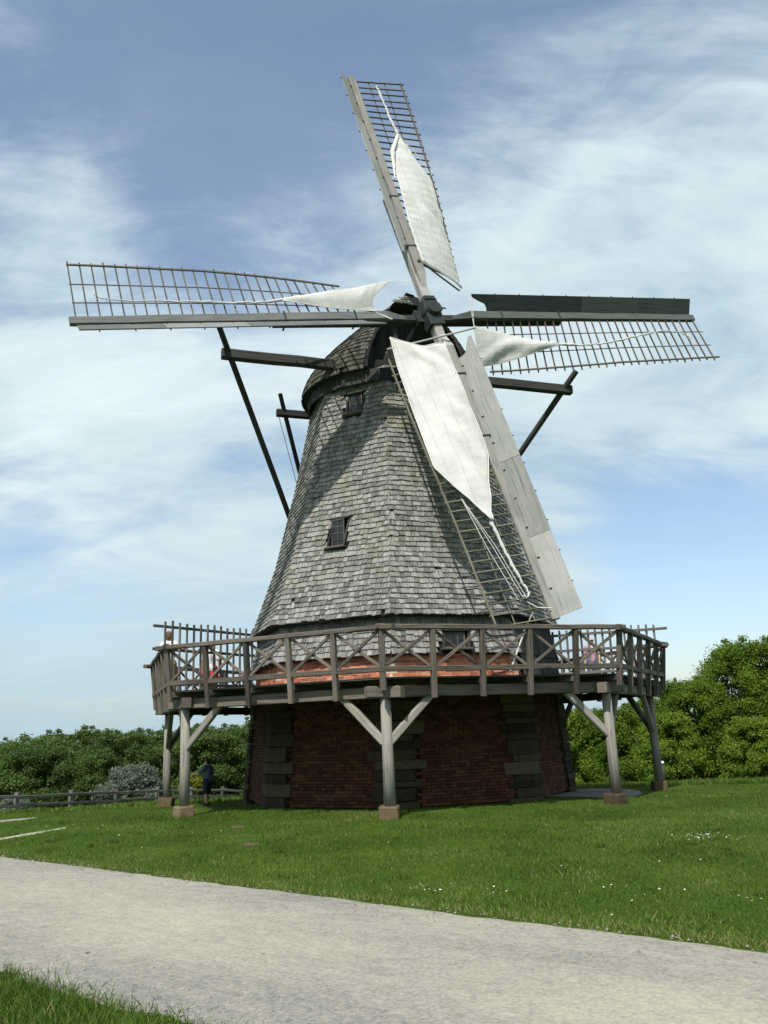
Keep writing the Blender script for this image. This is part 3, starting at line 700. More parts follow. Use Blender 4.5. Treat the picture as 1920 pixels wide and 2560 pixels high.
# --- sails: hub, stocks and four sails in a plane tilted back 14.5 degrees
SN = Vector((math.sin(AZ)*math.cos(TILT), -math.cos(AZ)*math.cos(TILT), math.sin(TILT)))
SU = CW.copy(); SV = SU.cross(-SN); SV = SV if SV.z > 0 else -SV
SC = Vector((0, 0, 12.14))+SN*3.70
def build_sails():
    sh = MB(); tube(sh, [SC+SN*.20, SC+SN*.05, SC-SN*.9, SC-SN*2.4], [.20, .26, .28, .3], 16); sh.build('windshaft', M['iron'], mill)
    hub = MB()
    aV, aH = math.radians(99.4), math.radians(9.0)
    dirs = lambda a: (SU*math.cos(a)+SV*math.sin(a))
    beam(hub, SC-dirs(aV)*.52-SN*.14, SC+dirs(aV)*.40-SN*.14, .46, .44, up=SN, ch=.03)
    beam(hub, SC-dirs(aH)*.42-SN*.44, SC+dirs(aH)*.42-SN*.44, .46, .44, up=SN, ch=.03)
    beam(hub, SC+dirs(aV)*.40-SN*.0-dirs(aH)*.16, SC+dirs(aV)*.40-SN*.0+dirs(aH)*.16, .17, .22, up=SN, ch=.03)
    hub.build('poll_end', M['iron'], mill)
    st = MB(); beam(st, SC-dirs(aV)*4.5-SN*.13, SC+dirs(aV)*4.5-SN*.13, .27, .30, up=SN, ch=.03); st.build('stock', M['whip'], mill)
    st = MB(); beam(st, SC-dirs(aH)*4.55-SN*.44, SC+dirs(aH)*4.5-SN*.44, .27, .30, up=SN, ch=.05); st.build('stock', M['dark_timber'], mill)
    def alpha(r): return math.radians(float(np.interp(r, [1.5, 4, 6, 9.4], [24, 12, 4, -3])))
    specs = dict(
        U=dict(a=98.5, L=9.75, d0=.08, hem=(1.55, 9.58), bars=(1.7, 9.54), brd=(1.9, 9.5), lath=M['lath'],
               cl=[(1.62, .04), (3.0, .05), (4.2, .12), (5.4, .20), (6.3, .36), (7.02, .50)], cr=[(1.3, .99), (2.2, .93), (3.36, .92), (5.2, .90), (6.06, .68), (7.02, .54)],
               furl=[(7.02, .52), (7.6, .48), (8.3, .46), (9.05, .44), (9.19, .40)]),
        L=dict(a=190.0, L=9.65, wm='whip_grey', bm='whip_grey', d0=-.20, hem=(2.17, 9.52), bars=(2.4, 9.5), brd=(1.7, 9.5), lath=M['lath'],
               cl=[(1.71, .04), (2.3, .10), (3.0, .16), (3.6, .24), (4.25, .33)], cr=[(1.12, .36), (1.9, .40), (2.63, .42), (3.4, .41), (4.25, .37)],
               furl=[(4.2, .35), (4.9, .28), (5.7, .27), (6.7, .29), (7.45, .31), (8.3, .30), (8.92, .37)]),
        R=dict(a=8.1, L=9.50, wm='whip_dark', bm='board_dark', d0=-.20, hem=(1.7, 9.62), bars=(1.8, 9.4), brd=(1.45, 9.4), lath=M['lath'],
               cl=[(1.31, .20), (2.0, .30), (2.73, .42), (3.3, .50), (3.95, .55)], cr=[(1.36, .90), (2.0, .86), (2.75, .77), (3.3, .68), (3.95, .60)],
               furl=[(3.93, .57), (4.7, .61), (5.5, .60), (6.4, .52), (7.2, .43), (8.0, .36), (8.5, .40), (8.74, .48)]),
        D=dict(a=280.33, L=9.45, d0=.08, hem=(.95, 9.45), bars=(1.2, 9.4), brd=(1.35, 9.4), lath=M['lath_pale'],
               cl=[(.58, .85), (1.6, .90), (3.16, .93), (5.0, .985), (5.9, .72), (6.75, .46)], cr=[(1.28, .06), (2.2, .05), (2.87, .05), (4.88, .07), (5.8, .27), (6.75, .43)],
               furl=[(6.72, .45), (7.3, .43), (7.96, .40), (8.4, .35), (8.73, .31)]))
    for key, S in specs.items():
        g = math.radians(S['a']); A = SU*math.cos(g)+SV*math.sin(g); Pp = SU*math.sin(g)-SV*math.cos(g); d0 = S['d0']
        def P(r, p, d): return SC+A*r+Pp*p+SN*(d+d0)
        def LP(r, f, d=0.0):
            a = alpha(r); return P(r, f*1.7*math.cos(a)+d*math.sin(a), -f*1.7*math.sin(a)+d*math.cos(a)+.02)
        w = MB(); r_in = 1.0
        # whip, its inner end scarfed down to the stock
        beam(w, P(r_in+.35, 0, 0), P(S['L'], 0, 0), .27, .16, up=SN, ch=.012, wob=.008, taper=.82)
        e = [P(r_in-.25, x, -.085) for x in (-.06, .06)]; q = [P(r_in+.35, x, z) for z in (-.08, .08) for x in (-.134, .134)]
        w.add([e[0], e[1], q[1], q[0], q[2], q[3]], [(0, 3, 2, 1), (0, 1, 5, 4), (0, 4, 3), (1, 2, 5), (2, 3, 4, 5)])
        sail = w.build('sail', M[S.get('wm', 'whip')], mill)
        sail['label'] = {'U': 'sail pointing up with canvas half spread', 'L': 'sail pointing left with canvas furled to a rope', 'R': 'sail pointing right with dark leading board on top', 'D': 'sail pointing down with large white canvas spread'}[key]
        for rr in (2.3, 4.3):
            ib = MB(); beam(ib, P(rr, -.16, .086), P(rr, .16, .086), .05, .012, up=SN, ch=.002)
            beam(ib, P(rr, -.145, -.35), P(rr, -.145, .09), .05, .014, up=Pp, ch=.002); ib.build('iron_strap', M['iron'], sail)
        # bars
        rr = S['bars'][0]; nb = int(round((S['bars'][1]-rr)/.285))
        for i in range(nb+1):
            r = rr+(S['bars'][1]-rr)*i/nb+random.uniform(-.012, .012); b = MB()
            beam(b, LP(r, -.05), LP(r, (1.015 if key == 'D' else 1.04)+random.uniform(-.01, .02)), .032, .045, up=SN, ch=.006); b.build('sail_bar', S['lath'], sail)
        for ff, t in ((.985, .05), (.66, .03), (.33, .03)):
            rs = np.linspace(S['hem'][0]+(0 if ff > .9 else .15), S['hem'][1], 12); b = MB(); dd = .0 if ff > .9 else -.035
            if ff > .9: dd = .028
            for r0, r1 in zip(rs[:-1], rs[1:]): beam(b, LP(r0, ff, dd), LP(r1, ff, dd), t, t*.85, up=SN, ch=.006, rnd=.5)
            b.build('hem_lath' if ff > .9 else 'back_lath', S['lath'], sail)
        # leading boards, pitched forward
        r0, r1 = S['brd']; be = math.radians(38); bw = .50 if key != 'D' else .56
        nb = 3
        cuts = [r0, r0+(r1-r0)*.47, r0+(r1-r0)*.74, r1]
        def BP(r, x, t): return P(r, -.135-x*math.cos(be)-t*math.sin(be), .03+x*math.sin(be)-t*math.cos(be))
        for i in range(nb):
            a0, a1 = cuts[i]+.006, cuts[i+1]-.006
            outl = [(a0, 0), (a1, 0), (a1, bw), (a0, bw)]
            if i == 0: outl = [(a0+.42, 0), (a1, 0), (a1, bw), (a0-.10, bw), (a0-.08, bw*.82), (a0+.12, bw*.62), (a0+.34, bw*.45), (a0+.40, bw*.25)]
            b = MB(); n = len(outl); kx = random.uniform(0, 40)
            vv = [BP(r, x, 0) for r, x in outl]+[BP(r, x, .028) for r, x in outl]; gg = [(r+kx, x+kx, 0) for r, x in outl]+[(r+kx, x+kx, .03) for r, x in outl]
            b.add(vv, [tuple(range(n)), tuple(range(2*n-1, n-1, -1))]+[(j, n+j, n+(j+1) % n, (j+1) % n) for j in range(n)], gg); b.build('leading_board', M[S.get('bm', 'board')], sail)
        cl = MB()
        rr = r0+.7
        while rr < r1:
            beam(cl, BP(rr, -.02, -.012), BP(rr, .07, -.012), .03, .02, up=SN, ch=.003); tube(cl, [BP(rr, bw-.03, .03), BP(rr, bw+.03, .05)], .018, 6); rr += .83
        cl.build('cleats', M['iron'], sail)
        # canvas
        def lerp_poly(pl, t):
            pl = np.array(pl); d = np.concatenate([[0], np.cumsum(np.hypot(np.diff(pl[:, 0]), np.diff(pl[:, 1])*1.7))]); d /= d[-1]
            return np.interp(t, d, pl[:, 0]), np.interp(t, d, pl[:, 1])
        nu, nv = 60, 22; v = []; gc = []; sd = ord(key)
        for i in range(nu+1):
            t = i/nu; l = lerp_poly(S['cl'], t); r_ = lerp_poly(S['cr'], t)
            for j in range(nv+1):
                s = j/nv; r = l[0]+(r_[0]-l[0])*s; f = l[1]+(r_[1]-l[1])*s
                # edge at the yard hangs in a curve
                sag = .0
                if key in 'UD': sag = (.16 if key == 'D' else .06)*math.sin(math.pi*s)*(1-t)**8
                if key == 'L': sag = .25*math.sin(math.pi*s)*(1-t)**4
                bil = .07*math.sin(math.pi*s)*min(1, t*6)*min(1, (1-t)*5)
                wr = .020*mnoise.noise(Vector((r*1.1+sd, f*2.6, sd*.3)))*2
                # tension creases running from the corners, and bars pressing through
                wr += .048*math.sin(14*(f*1.2+.33*r)+3*mnoise.noise(Vector((r, f, 3))))*max(0, mnoise.noise(Vector((r*.7, f*1.5, sd+5.)))+.12)*1.6
                wr += .028*max(0, math.cos(2*math.pi*(r-S['bars'][0])/.285))**3*(1-.6*math.sin(math.pi*s)) if key == 'U' else .004*math.cos(2*math.pi*(r-S['bars'][0])/.285)
                cur = .62*(s**1.3)*(1-t)**1.2 if key == 'L' else 0.0
                gc.append((r, f*1.7, 0)); v.append(LP(r+sag, f, .115+bil+wr+cur))
        n = nv+1; f_ = [(i*n+j, (i+1)*n+j, (i+1)*n+j+1, i*n+j+1) for i in range(nu) for j in range(nv)]
        mb = MB(); mb.add(v, f_, gc); c = mb.build('canvas', M['canvas'], sail, smooth=True)
        sm = c.modifiers.new('thick', 'SOLIDIFY'); sm.thickness = .008
        hm = MB(); n1_ = nv+1
        for idx in ([i*n1_ for i in range(nu+1)], [i*n1_+nv for i in range(nu+1)], list(range(nv+1))): tube(hm, [v[i] for i in idx], .014, 5)
        hm.build('bolt_rope', M['rope'], sail, smooth=True)
        # rolled hem of the canvas and the twisted furl towards the tip
        fu = MB(); pts = [LP(r, f, .10) for r, f in S['furl']]
        dense = []
        for i in range((len(pts)-1)*6+1):
            a = i/6; k = min(int(a), len(pts)-2); p = pts[k].lerp(pts[k+1], a-k); dense.append(p+Vector((random.uniform(-1, 1), random.uniform(-1, 1), random.uniform(-1, 1)))*.016)
        base = .042 if key in 'UD' else .026
        rad = [base*(1.35-.75*i/len(dense))*random.uniform(.6, 1.3) for i in range(len(dense))]
        tube(fu, dense, rad, 7); tube(fu, [dense[-1], dense[-1]+A*.1+Pp*.08, dense[-1]+A*.04+Pp*.2], [base*.8, base*.5, base*.3], 6)
        for q_ in dense[4::5]: tube(fu, [q_-Pp*.05-SN*.05, q_+SN*(base+.01), q_+Pp*.05-SN*.05], .008, 4)
        fu.build('furled_canvas', M['canvas'], sail, smooth=True)
        if key in 'UD':
            # yard holding the canvas head
            yd = MB()
            if key == 'D': tube(yd, [LP(1.1, -.50, .12), LP(1.02, .2, .10), LP(.92, .96, .09)], .028, 7)
            else: tube(yd, [LP(1.72, -.05, .10), LP(1.5, .5, .03), LP(1.28, .98, .0)], .028, 7)
            yd.build('yard', M['whip'], sail)
        rp = MB()
        if key == 'L': 
            tube(rp, [LP(1.12, .36, .70), SC+SN*.0+SV*.98+SU*-.38], .006, 4)
            for dx in (0, .05): tube(rp, [LP(1.7, .04, .08), P(1.25+dx, -.2, .1)], .012, 5)
        if key == 'R':
            for dx in (0, .04): tube(rp, [P(1.33+dx, -.55, .3), P(1.30+dx, .0, .1), LP(1.31, .2, .1)], .012, 5)
            tube(rp, [LP(1.38, .9, .1), LP(1.85, .97, .05)], .006, 4)
        if key == 'D':
            for f2 in (.42, .47, .56): tube(rp, [LP(6.0, .76, .08), LP(7.4, f2+.1, .06), LP(8.85, f2-.06, .06)], .008, 4)
            tube(rp, [LP(8.95, .38, .08), LP(9.12, .26, .08), LP(9.2, .05, .1)], .014, 5)
            tube(rp, [P(9.2, .55, .02), V(2.91, -5.00, 3.86), V(2.49, -5.10, 2.93)], .02, 6)
        if key == 'U':
            tube(rp, [LP(7.0, .55, .09), LP(6.3, .78, .09), LP(5.5, 1.0, .06)], .01, 5); tube(rp, [LP(7.0, .5, .13), LP(6.2, .25, .14), LP(5.0, .1, .14)], [.05, .07, .02], 6)
            tube(rp, [LP(4.6, .45, .17), LP(6.4, .62, .15)], .012, 5)
        if rp.v: rp.build('sail_rope', M['rope'], sail)
build_sails()

# ------------------------------------------------------------------ gallery
gal = thing('gallery', 'timber gallery with crossed railings encircling the windmill on posts and stone feet', 'gallery')
PR, BZ0, BZ1, DZ = 6.95, 2.36, 2.60, 2.76
def build_gallery():
    for k in range(-3, 5):
        p = oc(k, PR); gz = hz(p.x, p.y); fh = .24
        m = MB(); a = .205; t = random.uniform(-.06, .06); ca, sa = math.cos(ang(k)+t), math.sin(ang(k)+t)
        sq = [(p.x+(x*ca-y*sa), p.y+(x*sa+y*ca)) for x, y in ((-a, -a), (a, -a), (a, a), (-a, a))]; sq2 = [(p.x+(x*ca-y*sa)*.94, p.y+(x*sa+y*ca)*.94) for x, y in ((-a, -a), (a, -a), (a, a), (-a, a))]
        prism(m, sq, gz-.3, gz+fh, None, sq2); m.v = [(x_+random.uniform(-.025, .025), y_+random.uniform(-.025, .025), z_+random.uniform(-.015, .015)) for x_, y_, z_ in m.v]; o = m.build('stone_footing', M['footing'], gal); bev(o, .035, 2)
        b = MB(); tube(b, [(p.x+.02, p.y, gz+fh-.01), (p.x+random.uniform(-.02, .02), p.y, gz+1.1), (p.x, p.y, BZ0)], [.128, .118, .108], 12)
        post = b.build('support_post', M['post_timber'], gal, smooth=True)
        for sg in (-1, 1):
            d = (oc(k+sg, PR)-p).normalized(); bb = MB(); beam(bb, p+d*.06+V(0, 0, 1.45), p+d*1.02+V(0, 0, BZ0+.03), .13, .16, up=(0, 0, 1), ch=.02); bb.build('knee_brace', M['post_timber'], post)
        # edge beam, ends running past the corners
        A, B = oc(k, PR+.02), oc(k+1, PR+.02); d = (B-A).normalized(); off = .05 if k % 2 else 0.0
        b = MB(); beam(b, A-d*.42+V(0, 0, (BZ0+BZ1)/2-off*.4), B+d*.42+V(0, 0, (BZ0+BZ1)/2-off*.4), .22, BZ1-BZ0-.01, ch=.015, wob=.006); b.build('edge_beam', M['timber'], gal)
        # joists
        for i in range(5):
            t = i/5; q = oc(k, 7.28).lerp(oc(k+1, 7.28), t); q0 = oc(k, 4.0).lerp(oc(k+1, 4.0), t)
            out = (q-q0).normalized(); b = MB(); beam(b, q0+V(0, 0, BZ1+.065), q+out*.06+V(0, 0, BZ1+.065), .14, .13, ch=.015); b.build('joist', M['deck'], gal)
        # deck boards parallel to the edge
        nbd = 14; r = 4.46
        for i in range(nbd):
            r0 = r+i*(7.34-4.46)/nbd; r1 = r0+(7.34-4.46)/nbd-.014; m = MB(); g0 = random.uniform(.002, .02); zz = DZ+random.uniform(-.004, .004)
            P0, P1 = oc(k, r0), oc(k+1, r0); Q0, Q1 = oc(k, r1), oc(k+1, r1); e0 = (P1-P0).normalized()*g0
            pts = [P0+e0, P1-e0, Q1-e0, Q0+e0]; kx = random.uniform(0, 40); ex = (P1-P0).normalized(); nn = (Q0-P0)
            vv = [(q.x, q.y, zz-.035) for q in pts]+[(q.x, q.y, zz) for q in pts]; ggg = [(Vector(v_).dot(ex)+kx, Vector(v_).dot(Vector((ex.y, -ex.x, 0)))+kx, v_[2]) for v_ in vv]
            m.add(vv, [(0, 1, 5, 4), (1, 2, 6, 5), (2, 3, 7, 6), (3, 0, 4, 7), (3, 2, 1, 0), (4, 5, 6, 7)], ggg); m.build('deck_board', M['deck'], gal)
        # railing
        nb = 5
        for i in range(nb):
            t = i/nb; lo, hi = oc(k, 7.34).lerp(oc(k+1, 7.34), t), oc(k, 7.49).lerp(oc(k+1, 7.49), t)
            b = MB(); lean = d*random.uniform(-.012, .012); beam(b, lo+V(0, 0, 2.33 if i else 2.5), hi+lean+V(0, 0, 3.74 if i else 3.86), .125, .115, up=d, ch=.015); b.build('rail_post', M['timber'], gal)
            n0, n1 = oc(k, 7.37).lerp(oc(k+1, 7.37), t), oc(k, 7.37).lerp(oc(k+1, 7.37), (i+1)/nb); m0, m1 = oc(k, 7.47).lerp(oc(k+1, 7.47), t), oc(k, 7.47).lerp(oc(k+1, 7.47), (i+1)/nb)
            for a_, b_, o in ((n0+d*.07+V(0, 0, 2.98), m1-d*.07+V(0, 0, 3.70), .02), (m0+d*.07+V(0, 0, 3.70), n1-d*.07+V(0, 0, 2.98), -.02)):
                nrm = oc(k+.5, 1).normalized(); c = MB(); beam(c, a_+nrm*o, b_+nrm*o, .04, .07, up=d.cross(nrm), ch=.01); c.build('cross_brace', M['timber'], gal)
        A, B = oc(k, 7.50), oc(k+1, 7.50); zz = 3.79 if k % 2 == 0 else 3.765
        b = MB(); beam(b, A-d*(.28 if k % 2 else .12)+V(0, 0, zz), B+d*(.3 if k % 2 else .12)+V(0, 0, zz), .14, .105, ch=.015, wob=.009); b.build('hand_rail', M['timber'], gal)
        A, B = oc(k, 7.40), oc(k+1, 7.40)
        b = MB(); beam(b, A-d*.05+V(0, 0, 2.925), B+d*.05+V(0, 0, 2.925), .09, .115, ch=.012, wob=.008); b.build('lower_rail', M['timber'], gal)
build_gallery()

def barrier(label, a, b, ztop, n, seedv):
    a = Vector(a); b = Vector(b); t = thing('picket_barrier', label, 'picket fence', (a.x, a.y, DZ), 'picket barriers across the gallery')
    d = (b-a).normalized(); L = (b-a).length; nr = Vector((d.y, -d.x, 0)); z0 = a*0
    off = Vector((a.x, a.y, DZ))
    for zz in (ztop-.14-DZ, (ztop-DZ)*.62, .32):
        m = MB(); ex = .28 if zz > .9 else 0; beam(m, -d*ex+V(0, 0, zz), d*L+V(0, 0, zz), .05, .075, ch=.008, wob=.006); m.build('rail', M['fence'], t)
    for i in range(n):
        x = .08+(L-.14)*i/(n-1); m = MB(); beam(m, d*x+nr*.05+V(0, 0, .06+random.uniform(0, .03)), d*x+nr*.05+V(0, 0, ztop-DZ+random.uniform(-.02, .03)), .045, .06, up=d, ch=.008); m.build('picket', M['fence'], t)
barrier('tall dark picket barrier across the left side of the gallery with visitors behind', (-6.42, -2.45, 0), (-4.35, .70, 0), 4.74, 15, 1)
barrier('lower picket barrier across the right side of the gallery near the dark boarded wall', (7.16, -1.05, 0), (4.35, -.05, 0), 4.32, 15, 2)

# ------------------------------------------------------------------ people
def blob_mesh(name, tubes, mat, parent, vox=.009, smooth=4):
    """one continuous surface: tapered limbs and ellipsoids fused by a voxel remesh"""
    mb = MB()
    for t in tubes:
        if t[0] == 'e':
            _, c, rr = t; c = Vector(c); n, m = 12, 8; vv = [c+Vector((0, 0, rr[2]))]
            for i in range(1, m):
                for j in range(n): a, b = math.pi*i/m, 2*math.pi*j/n; vv.append(c+Vector((rr[0]*math.sin(a)*math.cos(b), rr[1]*math.sin(a)*math.sin(b), rr[2]*math.cos(a))))
            vv.append(c-Vector((0, 0, rr[2]))); f = [(0, 1+j, 1+(j+1) % n) for j in range(n)]
            for i in range(m-2):
                for j in range(n): f.append((1+i*n+j, 1+(i+1)*n+j, 1+(i+1)*n+(j+1) % n, 1+i*n+(j+1) % n))
            e = len(vv)-1; f += [(e, 1+(m-2)*n+(j+1) % n, 1+(m-2)*n+j) for j in range(n)]; mb.add(vv, f)
        else:
            pts, rad = t[1], t[2]; tube(mb, pts, rad, 12)
            for p, r in zip(pts, rad): 
                if r > .012: mb_e(mb, p, r)
    o = mb.build(name, mat, parent, smooth=True)
    r = o.modifiers.new('remesh', 'REMESH'); r.mode = 'VOXEL'; r.voxel_size = vox; r.use_smooth_shade = True
    s = o.modifiers.new('smooth', 'SMOOTH'); s.iterations = smooth; s.factor = .5
    return o
def mb_e(mb, p, r):
    n, m = 10, 6; c = Vector(p); vv = []
    for i in range(m+1):
        for j in range(n): a, b = math.pi*i/m, 2*math.pi*j/n; vv.append(c+Vector((math.sin(a)*math.cos(b), math.sin(a)*math.sin(b), math.cos(a)))*r*.999)
    mb.add(vv, [(i*n+j, (i+1)*n+j, (i+1)*n+(j+1) % n, i*n+(j+1) % n) for i in range(m) for j in range(n)])
def person(label, loc, H, face, shirt, legs, hair, kind='trousers', armL=None, armR=None, stride=.05, hairlong=False, hat=None, group=None):
    """standing figure, x right, y = facing direction, z up; face = heading in degrees (0 looks away from the camera)"""
    t = thing('person', label, 'person', loc, group); t.rotation_euler = (0, 0, math.radians(face))
    h = H; sw = .115*h; hw = .055*h
    neck, chin, top = .845*h, .865*h, h
    sh, hip, knee, ank = .80*h, .50*h, .275*h, .04*h
    def hand(side, wrist, fdir):
        fdir = Vector(fdir).normalized(); sd = Vector((side, 0, 0)); sd = (sd-fdir*sd.dot(fdir)); sd = sd.normalized() if sd.length > .1 else Vector((0, 0, 1)); L = .052*h; out = []
        palm = wrist+fdir*L*.9; out.append(('t', [wrist, palm], [.019*h, .022*h])); cross = fdir.cross(sd).normalized()
        for i, (o, l) in enumerate(((-.018, .040), (-.006, .046), (.006, .044), (.018, .034))):
            b = palm+cross*o*h; out.append(('t', [b, b+fdir*l*h*.5, b+fdir*l*h*.85-sd*.012*h], [.0065*h, .006*h, .005*h]))
        b = wrist+fdir*L*.35; out.append(('t', [b, b+cross*-.030*h+fdir*.012*h, b+cross*-.038*h+fdir*.032*h], [.008*h, .0075*h, .006*h])); return out
    body = [('t', [V(0, 0, neck-.03*h), V(0, .006*h, chin)], [.034*h, .031*h]), ('e', (0, .012*h, .925*h), (.048*h, .058*h, .070*h)), ('e', (0, .036*h, .895*h), (.034*h, .034*h, .035*h)),
            ('t', [V(0, .066*h, .925*h), V(0, .080*h, .908*h)], [.008*h, .013*h]), ('e', (-.05*h, .005*h, .915*h), (.010*h, .014*h, .020*h)), ('e', (.05*h, .005*h, .915*h), (.010*h, .014*h, .020*h)),
            ('t', [V(0, 0, hip), V(0, .005, .62*h), V(0, 0, .74*h), V(0, 0, sh)], [.075*h, .07*h, .08*h, .05*h]), ('t', [V(-sw*.8, 0, sh), V(sw*.8, 0, sh)], [.042*h, .042*h])]
    arms = {}
    for s, spec in ((-1, armL), (1, armR)):
        el, wr = spec or ((s*(sw+.035*h), -.01*h, .635*h), (s*(sw+.04*h), .03*h, .485*h)); S_ = V(s*sw, 0, sh-.005*h); el = Vector(el); wr = Vector(wr); arms[s] = (S_, el, wr)
        body.append(('t', [S_, S_.lerp(el, .5), el, el.lerp(wr, .4), wr], [.034*h, .030*h, .025*h, .025*h, .017*h])); body += hand(-s, wr, wr-el)
    lg = {}
    for s in (-1, 1):
        y = s*stride*h; hp, kn, an = V(s*hw, 0, hip), V(s*hw*1.05, y*.5+.01*h, knee), V(s*hw*1.05, y, ank); lg[s] = (hp, kn, an)
        body.append(('t', [hp, hp.lerp(kn, .5), kn, kn.lerp(an, .35), an], [.062*h, .052*h, .036*h, .036*h, .022*h])); body.append(('t', [an-V(0, .02*h, .012*h), an+V(0, .09*h, -.02*h)], [.024*h, .02*h]))
    blob_mesh('body', body, M['skin'], t, .0085)
    q = .007*h+.004
    sht = [('t', [V(0, 0, hip+.015*h), V(0, .005, .62*h), V(0, 0, .74*h), V(0, 0, sh)], [.083*h+q, .078*h+q, .086*h+q, .056*h+q]), ('t', [V(-sw*.85, 0, sh), V(sw*.85, 0, sh)], [.045*h+q, .045*h+q])]
    for s in (-1, 1): S_, el, wr = arms[s]; sht.append(('t', [S_, S_.lerp(el, .4), S_.lerp(el, .72)], [.040*h+q, .038*h+q, .038*h+q]))
    blob_mesh('shirt', sht, shirt, t, .011)
    ls = [('t', [V(-hw*.9, 0, hip+.01*h), V(hw*.9, 0, hip+.01*h)], [.07*h+q, .07*h+q])]
    for s in (-1, 1):
        hp, kn, an = lg[s]
        if kind == 'shorts': ls.append(('t', [hp, hp.lerp(kn, .5), hp.lerp(kn, .95)], [.07*h+q, .062*h+q, .056*h+q]))
        elif kind == 'skirt': ls.append(('t', [hp, hp.lerp(kn, .9)], [.07*h+q, .085*h+q]))
        else: ls.append(('t', [hp, hp.lerp(kn, .5), kn, kn.lerp(an, .5), an+V(0, 0, .02*h)], [.07*h+q, .06*h+q, .046*h+q, .044*h+q, .038*h+q]))
    blob_mesh({'shorts': 'shorts', 'skirt': 'skirt'}.get(kind, 'trousers'), ls, legs, t, .011)
    hr = [('e', (0, -.012*h, .945*h), (.060*h, .062*h, .062*h)), ('e', (0, -.030*h, .915*h), (.054*h, .042*h, .055*h))]
    if hairlong: hr.append(('t', [V(0, -.045*h, .91*h), V(0, -.06*h, .80*h)], [.05*h, .04*h]))
    blob_mesh('hair', hr, hair, t, .009, 2)
    if hat: blob_mesh('hat', [('e', (0, -.005*h, .965*h), (.068*h, .07*h, .05*h)), ('e', (0, .015*h, .95*h), (.095*h, .10*h, .012*h))], hat, t, .009, 2)
    for s in (-1, 1):
        an = lg[s][2]; blob_mesh('shoe', [('t', [an-V(0, .026*h, .014*h), an+V(0, .095*h, -.018*h)], [.030*h, .025*h]), ('e', an+V(0, .035*h, -.030*h), (.028*h, .085*h, .012*h))], M['shoe'], t, .009, 2)
    ey = MB()
    for s in (-1, 1): mb_e(ey, (s*.020*h, .066*h, .930*h), .008*h)
    ey.build('eyes', M['gap'], t); mo = MB(); tube(mo, [(-.016*h, .066*h, .887*h), (0, .071*h, .885*h), (.016*h, .066*h, .887*h)], .005*h, 6); mo.build('mouth', M['dress_red'], t)
    return t
kx, ky = -5.72, .2
H = 1.28
person('dark-haired child in slate t-shirt and shorts standing on grass under the gallery', (kx, ky, hz(kx, ky)+.01), H, 62, M['shirt_slate'], M['shorts_dark'], M['hair_dark'], 'shorts',
       armL=((-.17*H, .10*H, .67*H), (-.13*H, .27*H, .66*H)), stride=.03)
person('adult in white shirt and khaki trousers at the outer end of the left picket barrier', (-6.45, -1.55, DZ), 1.80, -20, M['shirt_white'], M['trousers_khaki'], M['hair_brown'], 'trousers',
       armR=((.30, .10, 1.28), (.42, .34, 1.40)), stride=.04)
person('fair-haired child in red skirt behind the pickets on the left of the gallery', (-5.55, -.35, DZ), 1.62, 10, M['shirt_white'], M['dress_red'], M['hair_fair'], 'skirt', stride=.03)
person('visitor with pink hat, pink top and jeans behind the right picket barrier', (5.72, .95, DZ), 1.42, 160, M['shirt_pink'], M['jeans'], M['hair_brown'], 'trousers', hat=M['hat_pink'])
person('visitor mostly hidden by the railing at the far right corner of the gallery', (7.05, .55, DZ), 1.22, 150, M['shirt_white'], M['jeans'], M['hair_fair'], 'trousers')

# ------------------------------------------------------------------ fence, bollard, flat stones
def build_fence():
    P = [(-17.6, 3.8), (-16.55, 6.9), (-15.5, 10), (-14.46, 13.0), (-13.5, 16.1), (-12.5, 19.2), (-11.5, 22.3), (-10.5, 25.4), (-9.5, 28.5), (-7.2, 30.6), (-4.4, 32.0), (-1.5, 33.0)]
    t = thing('rail_fence', 'long weathered split rail fence on the left in front of the wood', 'fence', (P[0][0], P[0][1], hz(*P[0])))
    o = Vector((P[0][0], P[0][1], hz(*P[0])))
    for i, p in enumerate(P):
        z = hz(*p); m = MB(); beam(m, V(*p, z-.3)-o, V(p[0]+random.uniform(-.03, .03), p[1], z+.86)-o, .19, .17, up=(1, 0, 0), ch=.03); m.build('fence_post', M['fence'], t)
        if i+1 < len(P):
            q = P[i+1]; zq = hz(*q)
            for hh in (.68, .36):
                m = MB(); beam(m, V(p[0]+.08, p[1], z+hh+random.uniform(-.03, .03))-o, V(q[0]+.08, q[1], zq+hh+random.uniform(-.03, .03))-o, .07, .12, ch=.02, wob=.02); m.build('rail', M['fence'], t)
build_fence()
bx, by = 8.9, 6.0; bz = hz(bx, by)
b = MB(); tube(b, [(0, 0, -.1), (0, 0, .72)], .055, 12); bo = b.build('bollard', M['pole'], None, True); bo.location = (bx, by, bz)
tag(bo, 'dark bollard with a white cap beside the far right post', 'bollard')
b = MB(); tube(b, [(0, 0, .72), (0, 0, .80), (0, 0, .815)], [.075, .075, .03], 12); b.build('cap', M['white'], bo, True)
for (x, y, a, lb) in ((-3.37, -7.45, .3, 'reddish flat stone in the grass nearer the mill'), (-2.6, -10.4, .1, 'pale reddish flat stone in the grass nearer the path')):
    m = MB(); pts = [(.15*math.cos(t)*(1+random.uniform(-.15, .15)), .11*math.sin(t)*(1+random.uniform(-.15, .15))) for t in np.linspace(0, 2*math.pi, 9)[:-1]]
    prism(m, pts, -.1, .028); o = m.build('flat_stone', M['footing']); o.location = (x, y, hz(x, y)); o.rotation_euler = (0, .05, a); bev(o, .015); tag(o, lb, 'stone', 'flat stones in the lawn')

